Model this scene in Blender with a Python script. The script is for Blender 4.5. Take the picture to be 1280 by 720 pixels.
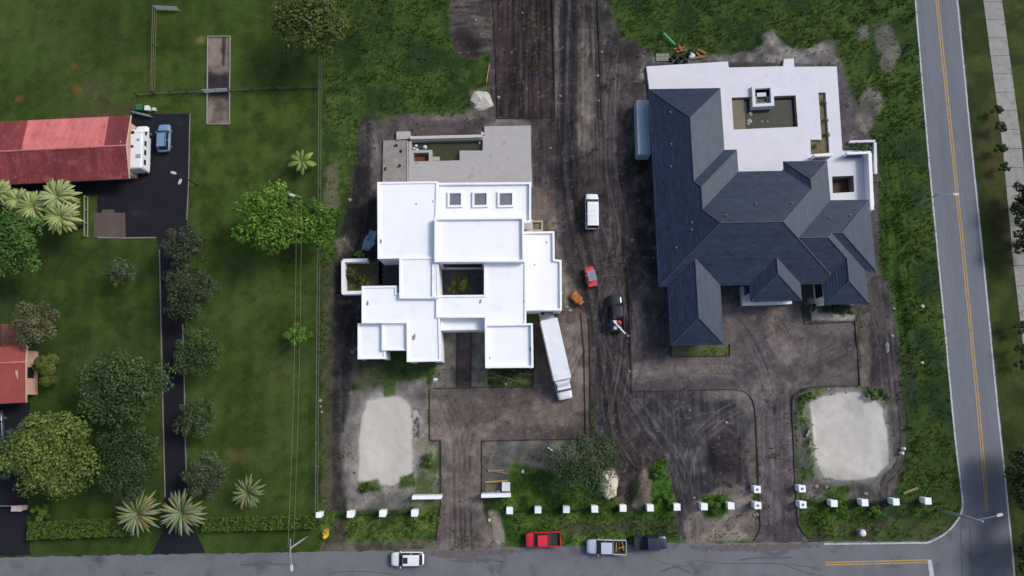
import bpy, bmesh, math, random
import numpy as np
from mathutils import Vector, Matrix
from mathutils.geometry import tessellate_polygon
random.seed(7); RNG = np.random.default_rng(7)
for o in list(bpy.data.objects): bpy.data.objects.remove(o)
S = bpy.context.scene; C = S.collection
# ---------------- camera (drone, 100 m up, tipped a little north of straight down)
F = 865.0; T = math.radians(8.87); HC = 100.0
cT, sT = math.cos(T), math.sin(T)
cam = bpy.data.cameras.new('camera'); cam.sensor_width = 36; cam.lens = F*36/1280
cam.clip_end = 3000; cam.clip_start = 1
co = bpy.data.objects.new('camera', cam); C.objects.link(co)
co.location = (0, 0, HC); co.rotation_euler = (T, 0, 0); S.camera = co
# ---------------- sky, sun, exposure
SUN_EL, SUN_AZ = math.radians(44), math.radians(64)
w = bpy.data.worlds.new('World'); S.world = w; w.use_nodes = True
nt = w.node_tree; bg = nt.nodes['Background']
sky = nt.nodes.new('ShaderNodeTexSky'); sky.sky_type = 'NISHITA'; sky.sun_disc = False
sky.sun_elevation = SUN_EL; sky.sun_rotation = SUN_AZ; sky.air_density = 1.0; sky.dust_density = 3.0
nt.links.new(sky.outputs[0], bg.inputs[0]); bg.inputs[1].default_value = 0.135
sl = bpy.data.lights.new('sun', 'SUN'); sl.energy = 1.8; sl.angle = math.radians(15); sl.color = (1, .98, .96)
so = bpy.data.objects.new('sun', sl); C.objects.link(so)
sv = Vector((math.sin(SUN_AZ)*math.cos(SUN_EL), math.cos(SUN_AZ)*math.cos(SUN_EL), math.sin(SUN_EL)))
so.rotation_euler = sv.to_track_quat('Z', 'Y').to_euler(); so.location = sv*200
S.view_settings.view_transform = 'Standard'; S.view_settings.look = 'None'
S.view_settings.gamma = 1; S.view_settings.exposure = 0.25; S.view_settings.use_curve_mapping = False
S.render.engine = 'CYCLES'

# ---------------- pixel -> place
def P(px, py, z=0.0):
    u = (px-640)/F; v = (py-360)/F
    s = (HC-z)/(v*sT+cT)
    return Vector((u*s, (-v*cT+sT)*s, z))
def pix(x, y, z=0.0):
    yc = y*cT+(z-HC)*sT; zc = -y*sT+(z-HC)*cT
    return 640+F*x/(-zc), 360-F*yc/(-zc)
def PL(pts, z=0.0): return [P(a, b, z) for a, b in pts]
def lin(c):
    return tuple(((v/255)/12.92 if v/255 <= .04045 else ((v/255+.055)/1.055)**2.4) for v in c)
KA = 0.88                       # seen colour (sunlit) -> base colour
def alb(r, g, b): return tuple(min(.85, v*KA) for v in lin((r, g, b)))

# ---------------- materials
MATS = {}
def mat(name, col, rough=.8, ns=0, amt=0, bump=0, metal=0, ns2=0, amt2=0, stain=None, spec=.3, rnd=0, stretch=None, coat=0):
    if name in MATS: return MATS[name]
    m = bpy.data.materials.new(name); m.use_nodes = True; n = m.node_tree; L = n.links.new
    b = n.nodes['Principled BSDF']; b.inputs['Roughness'].default_value = rough
    b.inputs['Metallic'].default_value = metal; b.inputs['Specular IOR Level'].default_value = spec
    b.inputs['Coat Weight'].default_value = coat
    rgb = n.nodes.new('ShaderNodeRGB'); rgb.outputs[0].default_value = (*col, 1); out = rgb.outputs[0]
    geo = n.nodes.new('ShaderNodeNewGeometry'); vec = geo.outputs['Position']
    if stretch:
        mp = n.nodes.new('ShaderNodeMapping'); mp.inputs['Scale'].default_value = stretch
        L(vec, mp.inputs[0]); vec = mp.outputs[0]
    def mul(out, fac, lo, hi):
        r = n.nodes.new('ShaderNodeMapRange'); r.inputs[1].default_value = .3; r.inputs[2].default_value = .7
        r.inputs[3].default_value = lo; r.inputs[4].default_value = hi; L(fac, r.inputs[0])
        v = n.nodes.new('ShaderNodeVectorMath'); v.operation = 'SCALE'; L(out, v.inputs[0]); L(r.outputs[0], v.inputs['Scale'])
        return v.outputs[0]
    nz = None
    for s_, a_ in ((ns, amt), (ns2, amt2)):
        if s_ and a_:
            t = n.nodes.new('ShaderNodeTexNoise'); t.inputs['Scale'].default_value = s_; t.inputs['Detail'].default_value = 5
            t.inputs['Roughness'].default_value = .6; L(vec, t.inputs['Vector']); nz = nz or t
            out = mul(out, t.outputs[0], 1-a_, 1+a_)
    if rnd:
        oi = n.nodes.new('ShaderNodeObjectInfo'); r = n.nodes.new('ShaderNodeMapRange')
        r.inputs[3].default_value = 1-rnd; r.inputs[4].default_value = 1+rnd; L(oi.outputs['Random'], r.inputs[0])
        v = n.nodes.new('ShaderNodeVectorMath'); v.operation = 'SCALE'; L(out, v.inputs[0]); L(r.outputs[0], v.inputs['Scale']); out = v.outputs[0]
    if stain:
        sc, lo, hi, scale = stain
        t = n.nodes.new('ShaderNodeTexNoise'); t.inputs['Scale'].default_value = scale; t.inputs['Detail'].default_value = 6; t.inputs['Roughness'].default_value = .65
        L(geo.outputs['Position'], t.inputs['Vector'])
        r = n.nodes.new('ShaderNodeMapRange'); r.inputs[1].default_value = lo; r.inputs[2].default_value = hi; L(t.outputs[0], r.inputs[0])
        mx = n.nodes.new('ShaderNodeMix'); mx.data_type = 'RGBA'; L(r.outputs[0], mx.inputs['Factor']); L(out, mx.inputs['A']); mx.inputs['B'].default_value = (*sc, 1)
        out = mx.outputs['Result']
    L(out, b.inputs['Base Color'])
    if bump and nz:
        bp = n.nodes.new('ShaderNodeBump'); bp.inputs['Strength'].default_value = bump; bp.inputs['Distance'].default_value = .05
        L(nz.outputs[0], bp.inputs['Height']); L(bp.outputs[0], b.inputs['Normal'])
    MATS[name] = m; return m
def attr_mat(name, attr, rough=.95, leaf=0, ns=0, amt=0, bump=0, bd=.05):
    if name in MATS: return MATS[name]
    m = bpy.data.materials.new(name); m.use_nodes = True; n = m.node_tree; L = n.links.new
    b = n.nodes['Principled BSDF']; b.inputs['Roughness'].default_value = rough; b.inputs['Specular IOR Level'].default_value = .2 if leaf else .15
    a = n.nodes.new('ShaderNodeAttribute'); a.attribute_name = attr; out = a.outputs['Color']
    if ns:
        geo = n.nodes.new('ShaderNodeNewGeometry'); t = n.nodes.new('ShaderNodeTexNoise'); t.inputs['Scale'].default_value = ns; t.inputs['Detail'].default_value = 6; t.inputs['Roughness'].default_value = .7
        L(geo.outputs['Position'], t.inputs['Vector'])
        r = n.nodes.new('ShaderNodeMapRange'); r.inputs[1].default_value = .3; r.inputs[2].default_value = .7; r.inputs[3].default_value = -amt; r.inputs[4].default_value = amt; L(t.outputs[0], r.inputs[0])
        ma = n.nodes.new('ShaderNodeMath'); ma.operation = 'MULTIPLY_ADD'; L(r.outputs[0], ma.inputs[0]); L(a.outputs['Alpha'], ma.inputs[1]); ma.inputs[2].default_value = 1.0; r = ma
        v = n.nodes.new('ShaderNodeVectorMath'); v.operation = 'SCALE'; L(out, v.inputs[0]); L(r.outputs[0], v.inputs['Scale']); out = v.outputs[0]
        if bump:
            bp = n.nodes.new('ShaderNodeBump'); bp.inputs['Distance'].default_value = bd
            mb_ = n.nodes.new('ShaderNodeMath'); mb_.operation = 'MULTIPLY'; mb_.inputs[1].default_value = bump; L(a.outputs['Alpha'], mb_.inputs[0]); L(mb_.outputs[0], bp.inputs['Strength'])
            L(t.outputs[0], bp.inputs['Height']); L(bp.outputs[0], b.inputs['Normal'])
    L(out, b.inputs['Base Color'])
    if leaf:
        tr = n.nodes.new('ShaderNodeBsdfTranslucent'); L(out, tr.inputs[0]); mx = n.nodes.new('ShaderNodeMixShader'); mx.inputs[0].default_value = leaf
        L(b.outputs[0], mx.inputs[1]); L(tr.outputs[0], mx.inputs[2]); L(mx.outputs[0], n.nodes['Material Output'].inputs['Surface'])
    MATS[name] = m; return m
def fog(v): return tuple(v)

# ---------------- mesh building
ORG = {}
def tag(o, label=None, cat=None, group=None, kind=None):
    if label: o['label'] = label
    if cat: o['category'] = cat
    if group: o['group'] = group
    if kind: o['kind'] = kind
    return o
def thing(name, label, cat, loc=(0, 0, 0), rz=0, group=None, local=False):
    o = bpy.data.objects.new(name, None); C.objects.link(o); o.empty_display_size = .3
    o.location = loc; o.rotation_euler = (0, 0, rz); tag(o, label, cat, group)
    ORG[o.name] = Vector((0, 0, 0)) if local else Vector(loc)
    return o
def root_of(o):
    while o.parent: o = o.parent
    return o
class MB:
    def __init__(s): s.v = []; s.f = []
    def add(s, vs, fs):
        k = len(s.v); s.v += [tuple(v) for v in vs]; s.f += [tuple(i+k for i in f) for f in fs]; return s
    def box(s, c, d, rz=0):
        x, y, z = c; a, b, e = d[0]/2, d[1]/2, d[2]/2; cs, sn = math.cos(rz), math.sin(rz)
        vs = [(x+i*a*cs-j*b*sn, y+i*a*sn+j*b*cs, z+k*e) for k in (-1, 1) for j in (-1, 1) for i in (-1, 1)]
        return s.add(vs, [(0, 2, 3, 1), (4, 5, 7, 6), (0, 1, 5, 4), (2, 6, 7, 3), (0, 4, 6, 2), (1, 3, 7, 5)])
    def hexa(s, b4, t4):
        return s.add(list(b4)+list(t4), [(3, 2, 1, 0), (4, 5, 6, 7), (0, 1, 5, 4), (1, 2, 6, 5), (2, 3, 7, 6), (3, 0, 4, 7)])
    def beam(s, a, b, wd, ht, up=(0, 0, 1)):
        a, b = Vector(a), Vector(b); d = (b-a).normalized(); sd = d.cross(Vector(up))
        if sd.length < 1e-4: sd = Vector((1, 0, 0))
        sd.normalize(); u = sd.cross(d).normalized(); sd = sd*wd/2; u = u*ht/2
        return s.hexa([a-sd-u, a+sd-u, b+sd-u, b-sd-u], [a-sd+u, a+sd+u, b+sd+u, b-sd+u])
    def tube(s, pts, rs, n=8, cap=True):
        pts = [Vector(p) for p in pts]
        if not hasattr(rs, '__len__'): rs = [rs]*len(pts)
        k = len(s.v); fs = []
        for i, p in enumerate(pts):
            d = (pts[min(i+1, len(pts)-1)]-pts[max(i-1, 0)]).normalized()
            a = d.cross(Vector((0, 0, 1)) if abs(d.z) < .9 else Vector((1, 0, 0))).normalized(); b = d.cross(a)
            for j in range(n):
                t = 2*math.pi*j/n; s.v.append(tuple(p+(a*math.cos(t)+b*math.sin(t))*rs[i]))
        for i in range(len(pts)-1):
            for j in range(n):
                fs.append((k+i*n+j, k+i*n+(j+1) % n, k+(i+1)*n+(j+1) % n, k+(i+1)*n+j))
        if cap: fs += [tuple(k+j for j in range(n))[::-1], tuple(k+(len(pts)-1)*n+j for j in range(n))]
        s.f += fs; return s
    def lathe(s, c, prof, n=16):
        k = len(s.v); c = Vector(c)
        for r, z in prof:
            for j in range(n):
                t = 2*math.pi*j/n; s.v.append((c.x+r*math.cos(t), c.y+r*math.sin(t), c.z+z))
        for i in range(len(prof)-1):
            for j in range(n): s.f.append((k+i*n+j, k+i*n+(j+1) % n, k+(i+1)*n+(j+1) % n, k+(i+1)*n+j))
        s.f += [tuple(k+j for j in range(n))[::-1], tuple(k+(len(prof)-1)*n+j for j in range(n))]; return s
    def prism(s, poly, z0, z1, holes=(), bottom=True):
        loops = [[Vector((p[0], p[1], 0)) for p in poly]]+[[Vector((p[0], p[1], 0)) for p in h] for h in holes]
        tris = tessellate_polygon(loops); flat = [p for l in loops for p in l]; n = len(flat); k = len(s.v)
        s.v += [(p.x, p.y, z1) for p in flat]+[(p.x, p.y, z0) for p in flat]
        for t in tris:
            a, b, c = (flat[i] for i in t); up = (b-a).cross(c-a).z > 0; t = t if up else t[::-1]
            s.f.append(tuple(k+i for i in t))
            if bottom: s.f.append(tuple(k+n+i for i in t[::-1]))
        q = 0
        for li, l in enumerate(loops):
            ar = sum(l[i].x*l[(i+1) % len(l)].y-l[(i+1) % len(l)].x*l[i].y for i in range(len(l)))
            for i in range(len(l)):
                a, b = q+i, q+(i+1) % len(l)
                if (ar > 0) != (li == 0): a, b = b, a
                s.f.append((k+n+a, k+n+b, k+b, k+a))
            q += len(l)
        return s
    def sheet(s, poly, z, holes=()):
        loops = [[Vector((p[0], p[1], 0)) for p in poly]]+[[Vector((p[0], p[1], 0)) for p in h] for h in holes]
        flat = [p for l in loops for p in l]; k = len(s.v); s.v += [(p.x, p.y, z) for p in flat]
        for t in tessellate_polygon(loops):
            a, b, c = (flat[i] for i in t); t = t if (b-a).cross(c-a).z > 0 else t[::-1]
            s.f.append(tuple(k+i for i in t))
        return s
    def loft(s, rings):
        k = len(s.v); n = len(rings[0])
        for r in rings: s.v += [tuple(p) for p in r]
        for i in range(len(rings)-1):
            for j in range(n): s.f.append((k+i*n+j, k+i*n+(j+1) % n, k+(i+1)*n+(j+1) % n, k+(i+1)*n+j))
        s.f += [tuple(k+j for j in range(n))[::-1], tuple(k+(len(rings)-1)*n+j for j in range(n))]; return s
    def build(s, name, m, parent=None, smooth=False, fixn=False, bevel=0):
        org = Vector((0, 0, 0))
        if parent is not None: org = ORG.get(root_of(parent).name, org)
        me = bpy.data.meshes.new(name); me.from_pydata([(a-org.x, b-org.y, c-org.z) for a, b, c in s.v], [], s.f)
        if fixn or bevel:
            bm = bmesh.new(); bm.from_mesh(me); bmesh.ops.recalc_face_normals(bm, faces=bm.faces)
            if bevel:
                bmesh.ops.bevel(bm, geom=[e for e in bm.edges], offset=bevel, segments=2, affect='EDGES', clamp_overlap=True)
            bm.to_mesh(me); bm.free()
        if smooth:
            me.polygons.foreach_set('use_smooth', [True]*len(me.polygons))
        me.materials.append(m); o = bpy.data.objects.new(name, me); C.objects.link(o); o.parent = parent
        return o
def recentre(o):
    """origin of a one-mesh thing to the middle of its base"""
    me = o.data; n = len(me.vertices); a = np.empty(n*3, 'f'); me.vertices.foreach_get('co', a); a = a.reshape(-1, 3)
    c = np.array([(a[:, 0].min()+a[:, 0].max())/2, (a[:, 1].min()+a[:, 1].max())/2, a[:, 2].min()]); a -= c
    me.vertices.foreach_set('co', a.ravel()); o.location = c; me.update(); return o
def one(mb, name, m, label, cat, group=None, kind=None, **k):
    return recentre(tag(mb.build(name, m, None, **k), label, cat, group, kind))
def strip(pts, wd, z):
    """flat band along a polyline of pixels, wd in metres"""
    q = [P(a, b) for a, b in pts]; return strip_w(q, wd, z)
def strip_w(q, wd, z):
    l, r = [], []
    for i, p in enumerate(q):
        d = (q[min(i+1, len(q)-1)]-q[max(i-1, 0)]); d.z = 0; d.normalize(); nrm = Vector((-d.y, d.x, 0))*wd/2
        l.append(p+nrm); r.append(p-nrm)
    m = MB(); n = len(q); m.add([(p.x, p.y, z) for p in l+r], [(n+i, n+i+1, i+1, i) for i in range(n-1)]); return m
def smoothline(pts, k=6):
    out = []
    for i in range(len(pts)-1):
        p0 = pts[max(i-1, 0)]; p1 = pts[i]; p2 = pts[i+1]; p3 = pts[min(i+2, len(pts)-1)]
        for j in range(k):
            t = j/k
            out.append(tuple(.5*((2*p1[c])+(-p0[c]+p2[c])*t+(2*p0[c]-5*p1[c]+4*p2[c]-p3[c])*t*t+(-p0[c]+3*p1[c]-3*p2[c]+p3[c])*t**3) for c in (0, 1)))
    return out+[tuple(pts[-1])]
def inset(poly, d):
    """inward offset of a polygon (2-D), mitred"""
    q = [Vector((p[0], p[1])) for p in poly]; n = len(q)
    ar = sum(q[i].x*q[(i+1) % n].y-q[(i+1) % n].x*q[i].y for i in range(n))
    if ar < 0: q = q[::-1]
    out = []
    for i in range(n):
        a, b, c = q[i-1], q[i], q[(i+1) % n]; e1 = (b-a).normalized(); e2 = (c-b).normalized()
        n1 = Vector((-e1.y, e1.x)); n2 = Vector((-e2.y, e2.x)); k = 1+n1.dot(n2)
        out.append(b+(n1+n2)*d/max(k, .2))
    return out

# ---------------- terrain: one sheet, soil/grass map from where things lie on the site
def noise2(x, y, scale, seed, oct=4):
    g = np.random.default_rng(seed); out = np.zeros(x.shape); a = 1; tot = 0
    for o in range(oct):
        R = g.random((128, 128)); fx = (x/scale*2**o) % 128; fy = (y/scale*2**o) % 128
        ix = fx.astype(int); iy = fy.astype(int); tx = fx-ix; ty = fy-iy; tx = tx*tx*(3-2*tx); ty = ty*ty*(3-2*ty)
        i1 = (ix+1) % 128; j1 = (iy+1) % 128
        out += a*((R[ix, iy]*(1-tx)+R[i1, iy]*tx)*(1-ty)+(R[ix, j1]*(1-tx)+R[i1, j1]*tx)*ty); tot += a; a *= .55
    return out/tot
def sdf(px, py, poly):
    d = np.full(px.shape, 1e9); ins = np.zeros(px.shape, bool); n = len(poly)
    for i in range(n):
        ax, ay = poly[i]; bx, by = poly[(i+1) % n]; ex, ey = bx-ax, by-ay; wx = px-ax; wy = py-ay
        t = np.clip((wx*ex+wy*ey)/(ex*ex+ey*ey+1e-9), 0, 1)
        d = np.minimum(d, (wx-ex*t)**2+(wy-ey*t)**2)
        if ay != by:
            c = ((ay > py) != (by > py)) & (px < (bx-ax)*(py-ay)/(by-ay)+ax); ins ^= c
    d = np.sqrt(d); return np.where(ins, -d, d)
def linedist(px, py, pts):
    d = np.full(px.shape, 1e9)
    for (ax, ay), (bx, by) in zip(pts[:-1], pts[1:]):
        ex, ey = bx-ax, by-ay; wx = px-ax; wy = py-ay
        t = np.clip((wx*ex+wy*ey)/(ex*ex+ey*ey+1e-9), 0, 1); d = np.minimum(d, (wx-ex*t)**2+(wy-ey*t)**2)
    return np.sqrt(d)
def sst(e0, e1, v):
    t = np.clip((v-e0)/(e1-e0), 0, 1); return t*t*(3-2*t)
def axis(a, b, step):
    core = np.arange(a, b, step); out = [15*1.5**i for i in range(10)]
    return np.concatenate([[a-sum(out[:i+1]) for i in range(9, -1, -1)], core, [b+sum(out[:i+1]) for i in range(10)]])
_xs = [P(-60, 0).x, P(1340, 0).x]; GX = axis(min(P(-60, 760).x, _xs[0]), max(_xs[1], P(1340, 760).x), .2)
GY = axis(P(640, 775).y, P(640, -40).y, .2)
X, Y = np.meshgrid(GX, GY, indexing='ij'); NX, NY = X.shape
Xc = np.clip(X, GX[10], GX[-11]); Yc_ = np.clip(Y, GY[10], GY[-11]); PX, PY = pix(Xc, Yc_)
NA = noise2(X, Y, 3.0, 1); NB = noise2(X, Y, 9.0, 2); NCs = noise2(X, Y, .8, 3, 3); NF = noise2(X, Y, 1.6, 4)
NSV = noise2(X*3.2, Y*.12, 1.0, 5); NSH = noise2(X*.25, Y*2.0, 1.0, 6); ND = noise2(X, Y, 22., 7, 3); NBL = noise2(X, Y, .45, 8, 2)
COL = np.zeros((NX, NY, 3)); GR = np.zeros((NX, NY)); HT = np.zeros((NX, NY)); HG = np.zeros((NX, NY))   # colour, grass density, height, grass height
def A3(c): return np.array(alb(*c))
def setcol(m, c):
    global COL
    COL = COL*(1-m[..., None])+(A3(c) if not isinstance(c, np.ndarray) else c)*m[..., None]
def layer(poly, c, soft=2., amp=6., op=1., g=None, gh=None, nz=None):
    global GR, HG
    x0 = min(p[0] for p in poly)-amp*2-soft-4; x1 = max(p[0] for p in poly)+amp*2+soft+4; y0 = min(p[1] for p in poly)-amp*2-soft-4; y1 = max(p[1] for p in poly)+amp*2+soft+4
    sel = (PX > x0) & (PX < x1) & (PY > y0) & (PY < y1)
    m = np.zeros(PX.shape); nn = (NA if nz is None else nz)[sel]
    m[sel] = sst(soft, -soft, sdf(PX[sel], PY[sel], poly)+(nn-.5)*2*amp+(NCs[sel]-.5)*min(amp, 4))*op
    setcol(m, c)
    if g is not None: GR = GR*(1-m)+g*m
    if gh is not None: HG = HG*(1-m)+gh*m
    return m
def lerp2(c1, c2, t): return A3(c1)*(1-t[..., None])+A3(c2)*t[..., None]
# lawns and rough grass
COL = lerp2((46, 62, 24), (64, 82, 36), sst(.25, .75, NB*.6+NA*.4)); GR[:] = .25; HG[:] = .06
layer([(404, -60), (1160, -60), (1215, 700), (395, 700), (400, 300)], lerp2((36, 52, 26), (66, 82, 40), sst(.3, .7, NA)), 3, 5, 1, 1., .35)
layer([(1150, -80), (1400, -80), (1400, 800), (1270, 800)], lerp2((44, 53, 25), (62, 70, 35), sst(.3, .7, NA)), 3, 3, 1, .3, .08)
layer([(196, 118), (400, 112), (398, 240), (240, 300), (238, 140)], lerp2((46, 63, 24), (66, 82, 36), sst(.3, .7, NA)), 10, 10, .8, .3, .06)
layer([(-80, 300), (200, 300), (206, 680), (-80, 680)], lerp2((40, 57, 26), (54, 70, 32), sst(.3, .7, NA)), 20, 10, .8, .3, .05)
layer([(240, 330), (398, 330), (398, 640), (240, 640)], lerp2((48, 64, 28), (66, 80, 42), sst(.3, .7, NA)), 20, 10, .7, .3, .06)
for cx, cy, r, c in ((125, 112, 26, (72, 72, 52)), (93, 82, 5, (120, 72, 36)), (97, 113, 7, (128, 74, 36)), (25, 123, 5, (100, 74, 40)), (165, 78, 9, (78, 74, 48)), (148, 52, 12, (54, 68, 44)), (250, 50, 6, (110, 104, 74)), (60, 200, 10, (70, 72, 40)), (350, 470, 18, (70, 74, 42)), (294, 570, 12, (78, 78, 48))):
    layer([(cx+r*math.cos(a*.7854), cy+r*.8*math.sin(a*.7854)) for a in range(8)], c, r*.5, r*.4, .75)
layer([(90, 140), (170, 133), (170, 146), (90, 148)], (78, 70, 52), 4, 5, .9, .1)
# worked-over site soil
SOILD = lerp2((54, 48, 52), (82, 74, 74), sst(.3, .7, NF*.5+NSV*.5)); SOILT = lerp2((92, 82, 80), (118, 106, 101), sst(.3, .7, NF*.5+NB*.5))
SOILG = lerp2((98, 94, 92), (140, 132, 126), sst(.3, .7, NF))
layer([(450, 150), (476, 146), (474, 330), (455, 470), (436, 540), (434, 640), (406, 640), (406, 330), (424, 300), (440, 220)], lerp2((42, 39, 44), (66, 60, 62), sst(.3, .7, NF)), 4, 7, .95, .08)
layer([(408, 120), (450, 120), (440, 210), (420, 330), (404, 330)], lerp2((46, 64, 34), (76, 92, 46), sst(.3, .7, NF)), 4, 6, .7, 1, .3)
layer([(408, 210), (420, 205), (424, 260), (408, 262)], (108, 100, 88), 4, 6, .7, .1); layer([(418, 300), (432, 295), (440, 312), (424, 320)], (140, 128, 112), 3, 5, .8, 0)
layer([(404, 330), (418, 330), (414, 640), (402, 640)], lerp2((66, 72, 40), (88, 84, 60), sst(.3, .7, NF)), 2, 3, .7, .6, .2)
layer([(440, 430), (545, 430), (538, 490), (440, 500)], lerp2((84, 78, 72), (60, 76, 38), sst(.45, .6, NA)), 4, 7, .95, .4, .25)
layer([(466, 150), (500, 146), (612, 138), (668, 148), (676, 232), (466, 236)], SOILT, 4, 7, 1, .05); layer([(508, 152), (610, 148), (610, 178), (508, 178)], (84, 74, 74), 3, 3, .9, 0)
layer([(612, -60), (745, -60), (772, 45), (815, 62), (816, 110), (840, 440), (800, 560), (745, 565), (738, 480), (705, 400), (664, 292), (664, 150), (612, 142)], SOILD, 3, 6, 1, .03)
layer([(735, 130), (800, 80), (806, 200), (826, 340), (760, 350), (748, 240)], lerp2((50, 45, 49), (80, 72, 70), sst(.35, .65, NF)), 8, 9, .8, 0)
layer([(664, 230), (690, 240), (705, 330), (735, 400), (735, 490), (668, 490), (668, 390), (704, 390), (700, 290), (664, 290)], lerp2((88, 76, 72), (112, 98, 90), sst(.3, .7, NF)), 3, 5, .9, 0)
layer([(664, 272), (690, 276), (704, 330), (712, 372), (706, 388), (694, 300)], lerp2((84, 86, 60), (130, 120, 108), sst(.3, .7, NCs)), 3, 5, .7, .3, .2)
m_till = layer([(615, -60), (693, -60), (693, 147), (620, 147)], lerp2((44, 34, 37), (76, 62, 62), sst(.25, .75, NSV)), 1.5, 1.5, 1, 0)
layer([(692, -60), (700, -60), (702, 150), (694, 147)], (112, 103, 92), 1.5, 1.5, .9); layer([(698, -60), (720, -60), (722, 150), (722, 240), (702, 240), (702, 150)], lerp2((38, 36, 42), (62, 58, 62), sst(.3, .7, NSV)), 2, 2, .95)
layer([(722, 55), (733, 50), (742, 120), (738, 190), (722, 190)], lerp2((100, 92, 80), (126, 114, 100), sst(.3, .7, NF)), 3, 4, .85); layer([(735, -60), (760, -60), (764, 40), (740, 45)], (60, 66, 52), 6, 5, .5)
layer([(742, 20), (748, 20), (752, 150), (746, 150)], (44, 40, 44), 1.5, 2, .9)
layer([(560, 0), (612, -10), (614, 62), (585, 74), (566, 60)], lerp2((62, 54, 54), (98, 88, 84), sst(.3, .7, NSH)), 4, 5, .95, .05); layer([(566, 44), (590, 48), (606, 66), (584, 74), (567, 62)], (54, 45, 46), 3, 2, .9, 0)
layer([(588, 112), (620, 108), (620, 142), (592, 142)], (110, 104, 92), 3, 3, .6, 0)
# dark wheel tracks of the site lane
TRK = [(712, -40), (708, 120), (706, 220), (716, 280), (732, 330), (745, 400), (757, 470), (766, 540), (790, 590)]
td = linedist(PX, PY, TRK)
for off, c in ((0, (50, 46, 50)),): setcol(sst(13, 9, td+(NA-.5)*5)*.75, c)
tr2 = sst(2.2, .8, np.abs(td-6)+(NF-.5)*1.2); setcol(tr2*.5, (36, 33, 38)); HT -= .07*tr2; HT += .05*sst(1.5, .6, np.abs(td-9)); setcol(sst(2, .8, np.abs(td)+(NF-.5)*2)*.5, (92, 84, 82))
for pts in ([(726, -40), (742, 40), (748, 150), (750, 240)], [(770, 60), (764, 180), (772, 300), (778, 400), (762, 520)], [(756, 330), (790, 325), (830, 360)], [(752, 420), (775, 480), (812, 540), (830, 600)], [(790, 520), (812, 548), (850, 590), (862, 660)], [(830, 520), (860, 560), (872, 620), (868, 676)], [(850, 510), (880, 560), (886, 600)], [(805, 540), (840, 570), (858, 610)]):
    dd = linedist(PX, PY, smoothline(pts)); k = sst(1.8, .6, np.abs(dd-5)+(NF-.5)*1.5); setcol(k*.55, (40, 37, 42)); HT -= .05*k
    setcol(sst(1.6, .5, np.abs(dd-2.5)+(NF-.5)*1.5)*.25, (112, 102, 100))
# forecourt and drive of the white house
m_fc = layer([(538, 485), (668, 484), (668, 405), (735, 405), (737, 548), (604, 550), (604, 640), (628, 686), (540, 688), (550, 640), (551, 550), (538, 550)], lerp2((88, 76, 74), (122, 109, 101), sst(.3, .7, NF*.4+NB*.6)), .8, .8, 1, 0)
setcol(sst(.6, .75, NSV)*.35*sst(2, -2, sdf(PX, PY, [(552, 550), (603, 550), (606, 684), (548, 684)])), (78, 68, 68))
layer([(600, 500), (700, 505), (720, 530), (640, 540), (560, 520)], (120, 106, 96), 14, 10, .6, 0); layer([(620, 530), (730, 535), (735, 549), (608, 550)], (84, 72, 72), 6, 4, .7, 0)
layer([(548, 412), (610, 412), (610, 486), (538, 486), (545, 450)], lerp2((112, 105, 97), (140, 130, 118), sst(.3, .7, NF)), 2, 4, .9, 0); layer([(571, 414), (589, 414), (589, 486), (571, 486)], (92, 78, 73), .8, .8, .9, 0)
layer([(609, 458), (666, 458), (666, 483), (609, 483)], lerp2((46, 58, 32), (90, 92, 62), sst(.4, .7, NSH)), 1, 2, 1, .8, .3)
layer([(436, 490), (470, 484), (535, 470), (538, 550), (550, 552), (550, 636), (434, 640), (428, 560)], lerp2((96, 92, 90), (140, 132, 124), sst(.3, .7, NF*.6+NA*.4)), 4, 6, 1, .1, .15)
layer([(520, 550), (548, 556), (550, 632), (510, 632), (518, 600)], lerp2((70, 84, 48), (120, 112, 102), sst(.4, .65, NF)), 4, 8, .8, .7, .25)
layer([(452, 494), (500, 489), (519, 502), (523, 532), (522, 594), (494, 613), (443, 612), (442, 550)], (150, 145, 138), 6, 5, .75, 0)
m_pad1 = layer([(459, 500), (480, 497), (500, 496), (512, 504), (516, 530), (515, 590), (492, 606), (470, 604), (448, 605), (449, 550)], lerp2((182, 178, 168), (195, 190, 180), sst(.3, .7, NB)), 1.5, 3, 1, 0)
layer([(517, 510), (527, 512), (524, 548), (518, 550)], lerp2((110, 104, 96), (204, 196, 184), sst(.45, .55, NCs)), 1.5, 3, .9, 0)
for poly in ([(446, 602), (472, 600), (476, 614), (450, 616)], [(500, 598), (516, 592), (520, 606), (496, 612)], [(478, 476), (495, 474), (494, 494), (480, 496)]): layer(poly, (66, 84, 34), 2, 4, .9, 1.2, .4)
layer([(400, 640), (548, 634), (545, 686), (400, 692)], lerp2((48, 66, 32), (90, 104, 54), sst(.35, .65, NF)), 3, 5, .95, 1.2, .4)
layer([(410, 648), (436, 646), (432, 690), (412, 690)], (70, 64, 56), 4, 6, .8, .3); layer([(400, 678), (545, 674), (545, 688), (400, 694)], lerp2((72, 66, 60), (104, 96, 90), sst(.3, .7, NF)), 2, 4, .8, .2)
layer([(604, 552), (735, 550), (760, 580), (640, 600), (604, 605)], lerp2((88, 86, 84), (118, 110, 104), sst(.3, .7, NF)), 3, 4, .95, .05)
layer([(640, 578), (700, 590), (770, 600), (790, 640), (850, 636), (856, 680), (632, 684), (612, 645), (632, 620)], lerp2((48, 72, 32), (88, 110, 52), sst(.3, .7, NF)), 4, 7, .97, 1.4, .5)
layer([(700, 652), (850, 650), (852, 668), (690, 668)], (66, 62, 56), 5, 6, .7, .4); layer([(612, 640), (625, 640), (632, 682), (622, 682)], (148, 138, 122), 2, 3, .9, 0)
layer([(608, 606), (634, 606), (634, 622), (606, 622)], (122, 116, 108), 3, 3, .7, 0)
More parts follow.
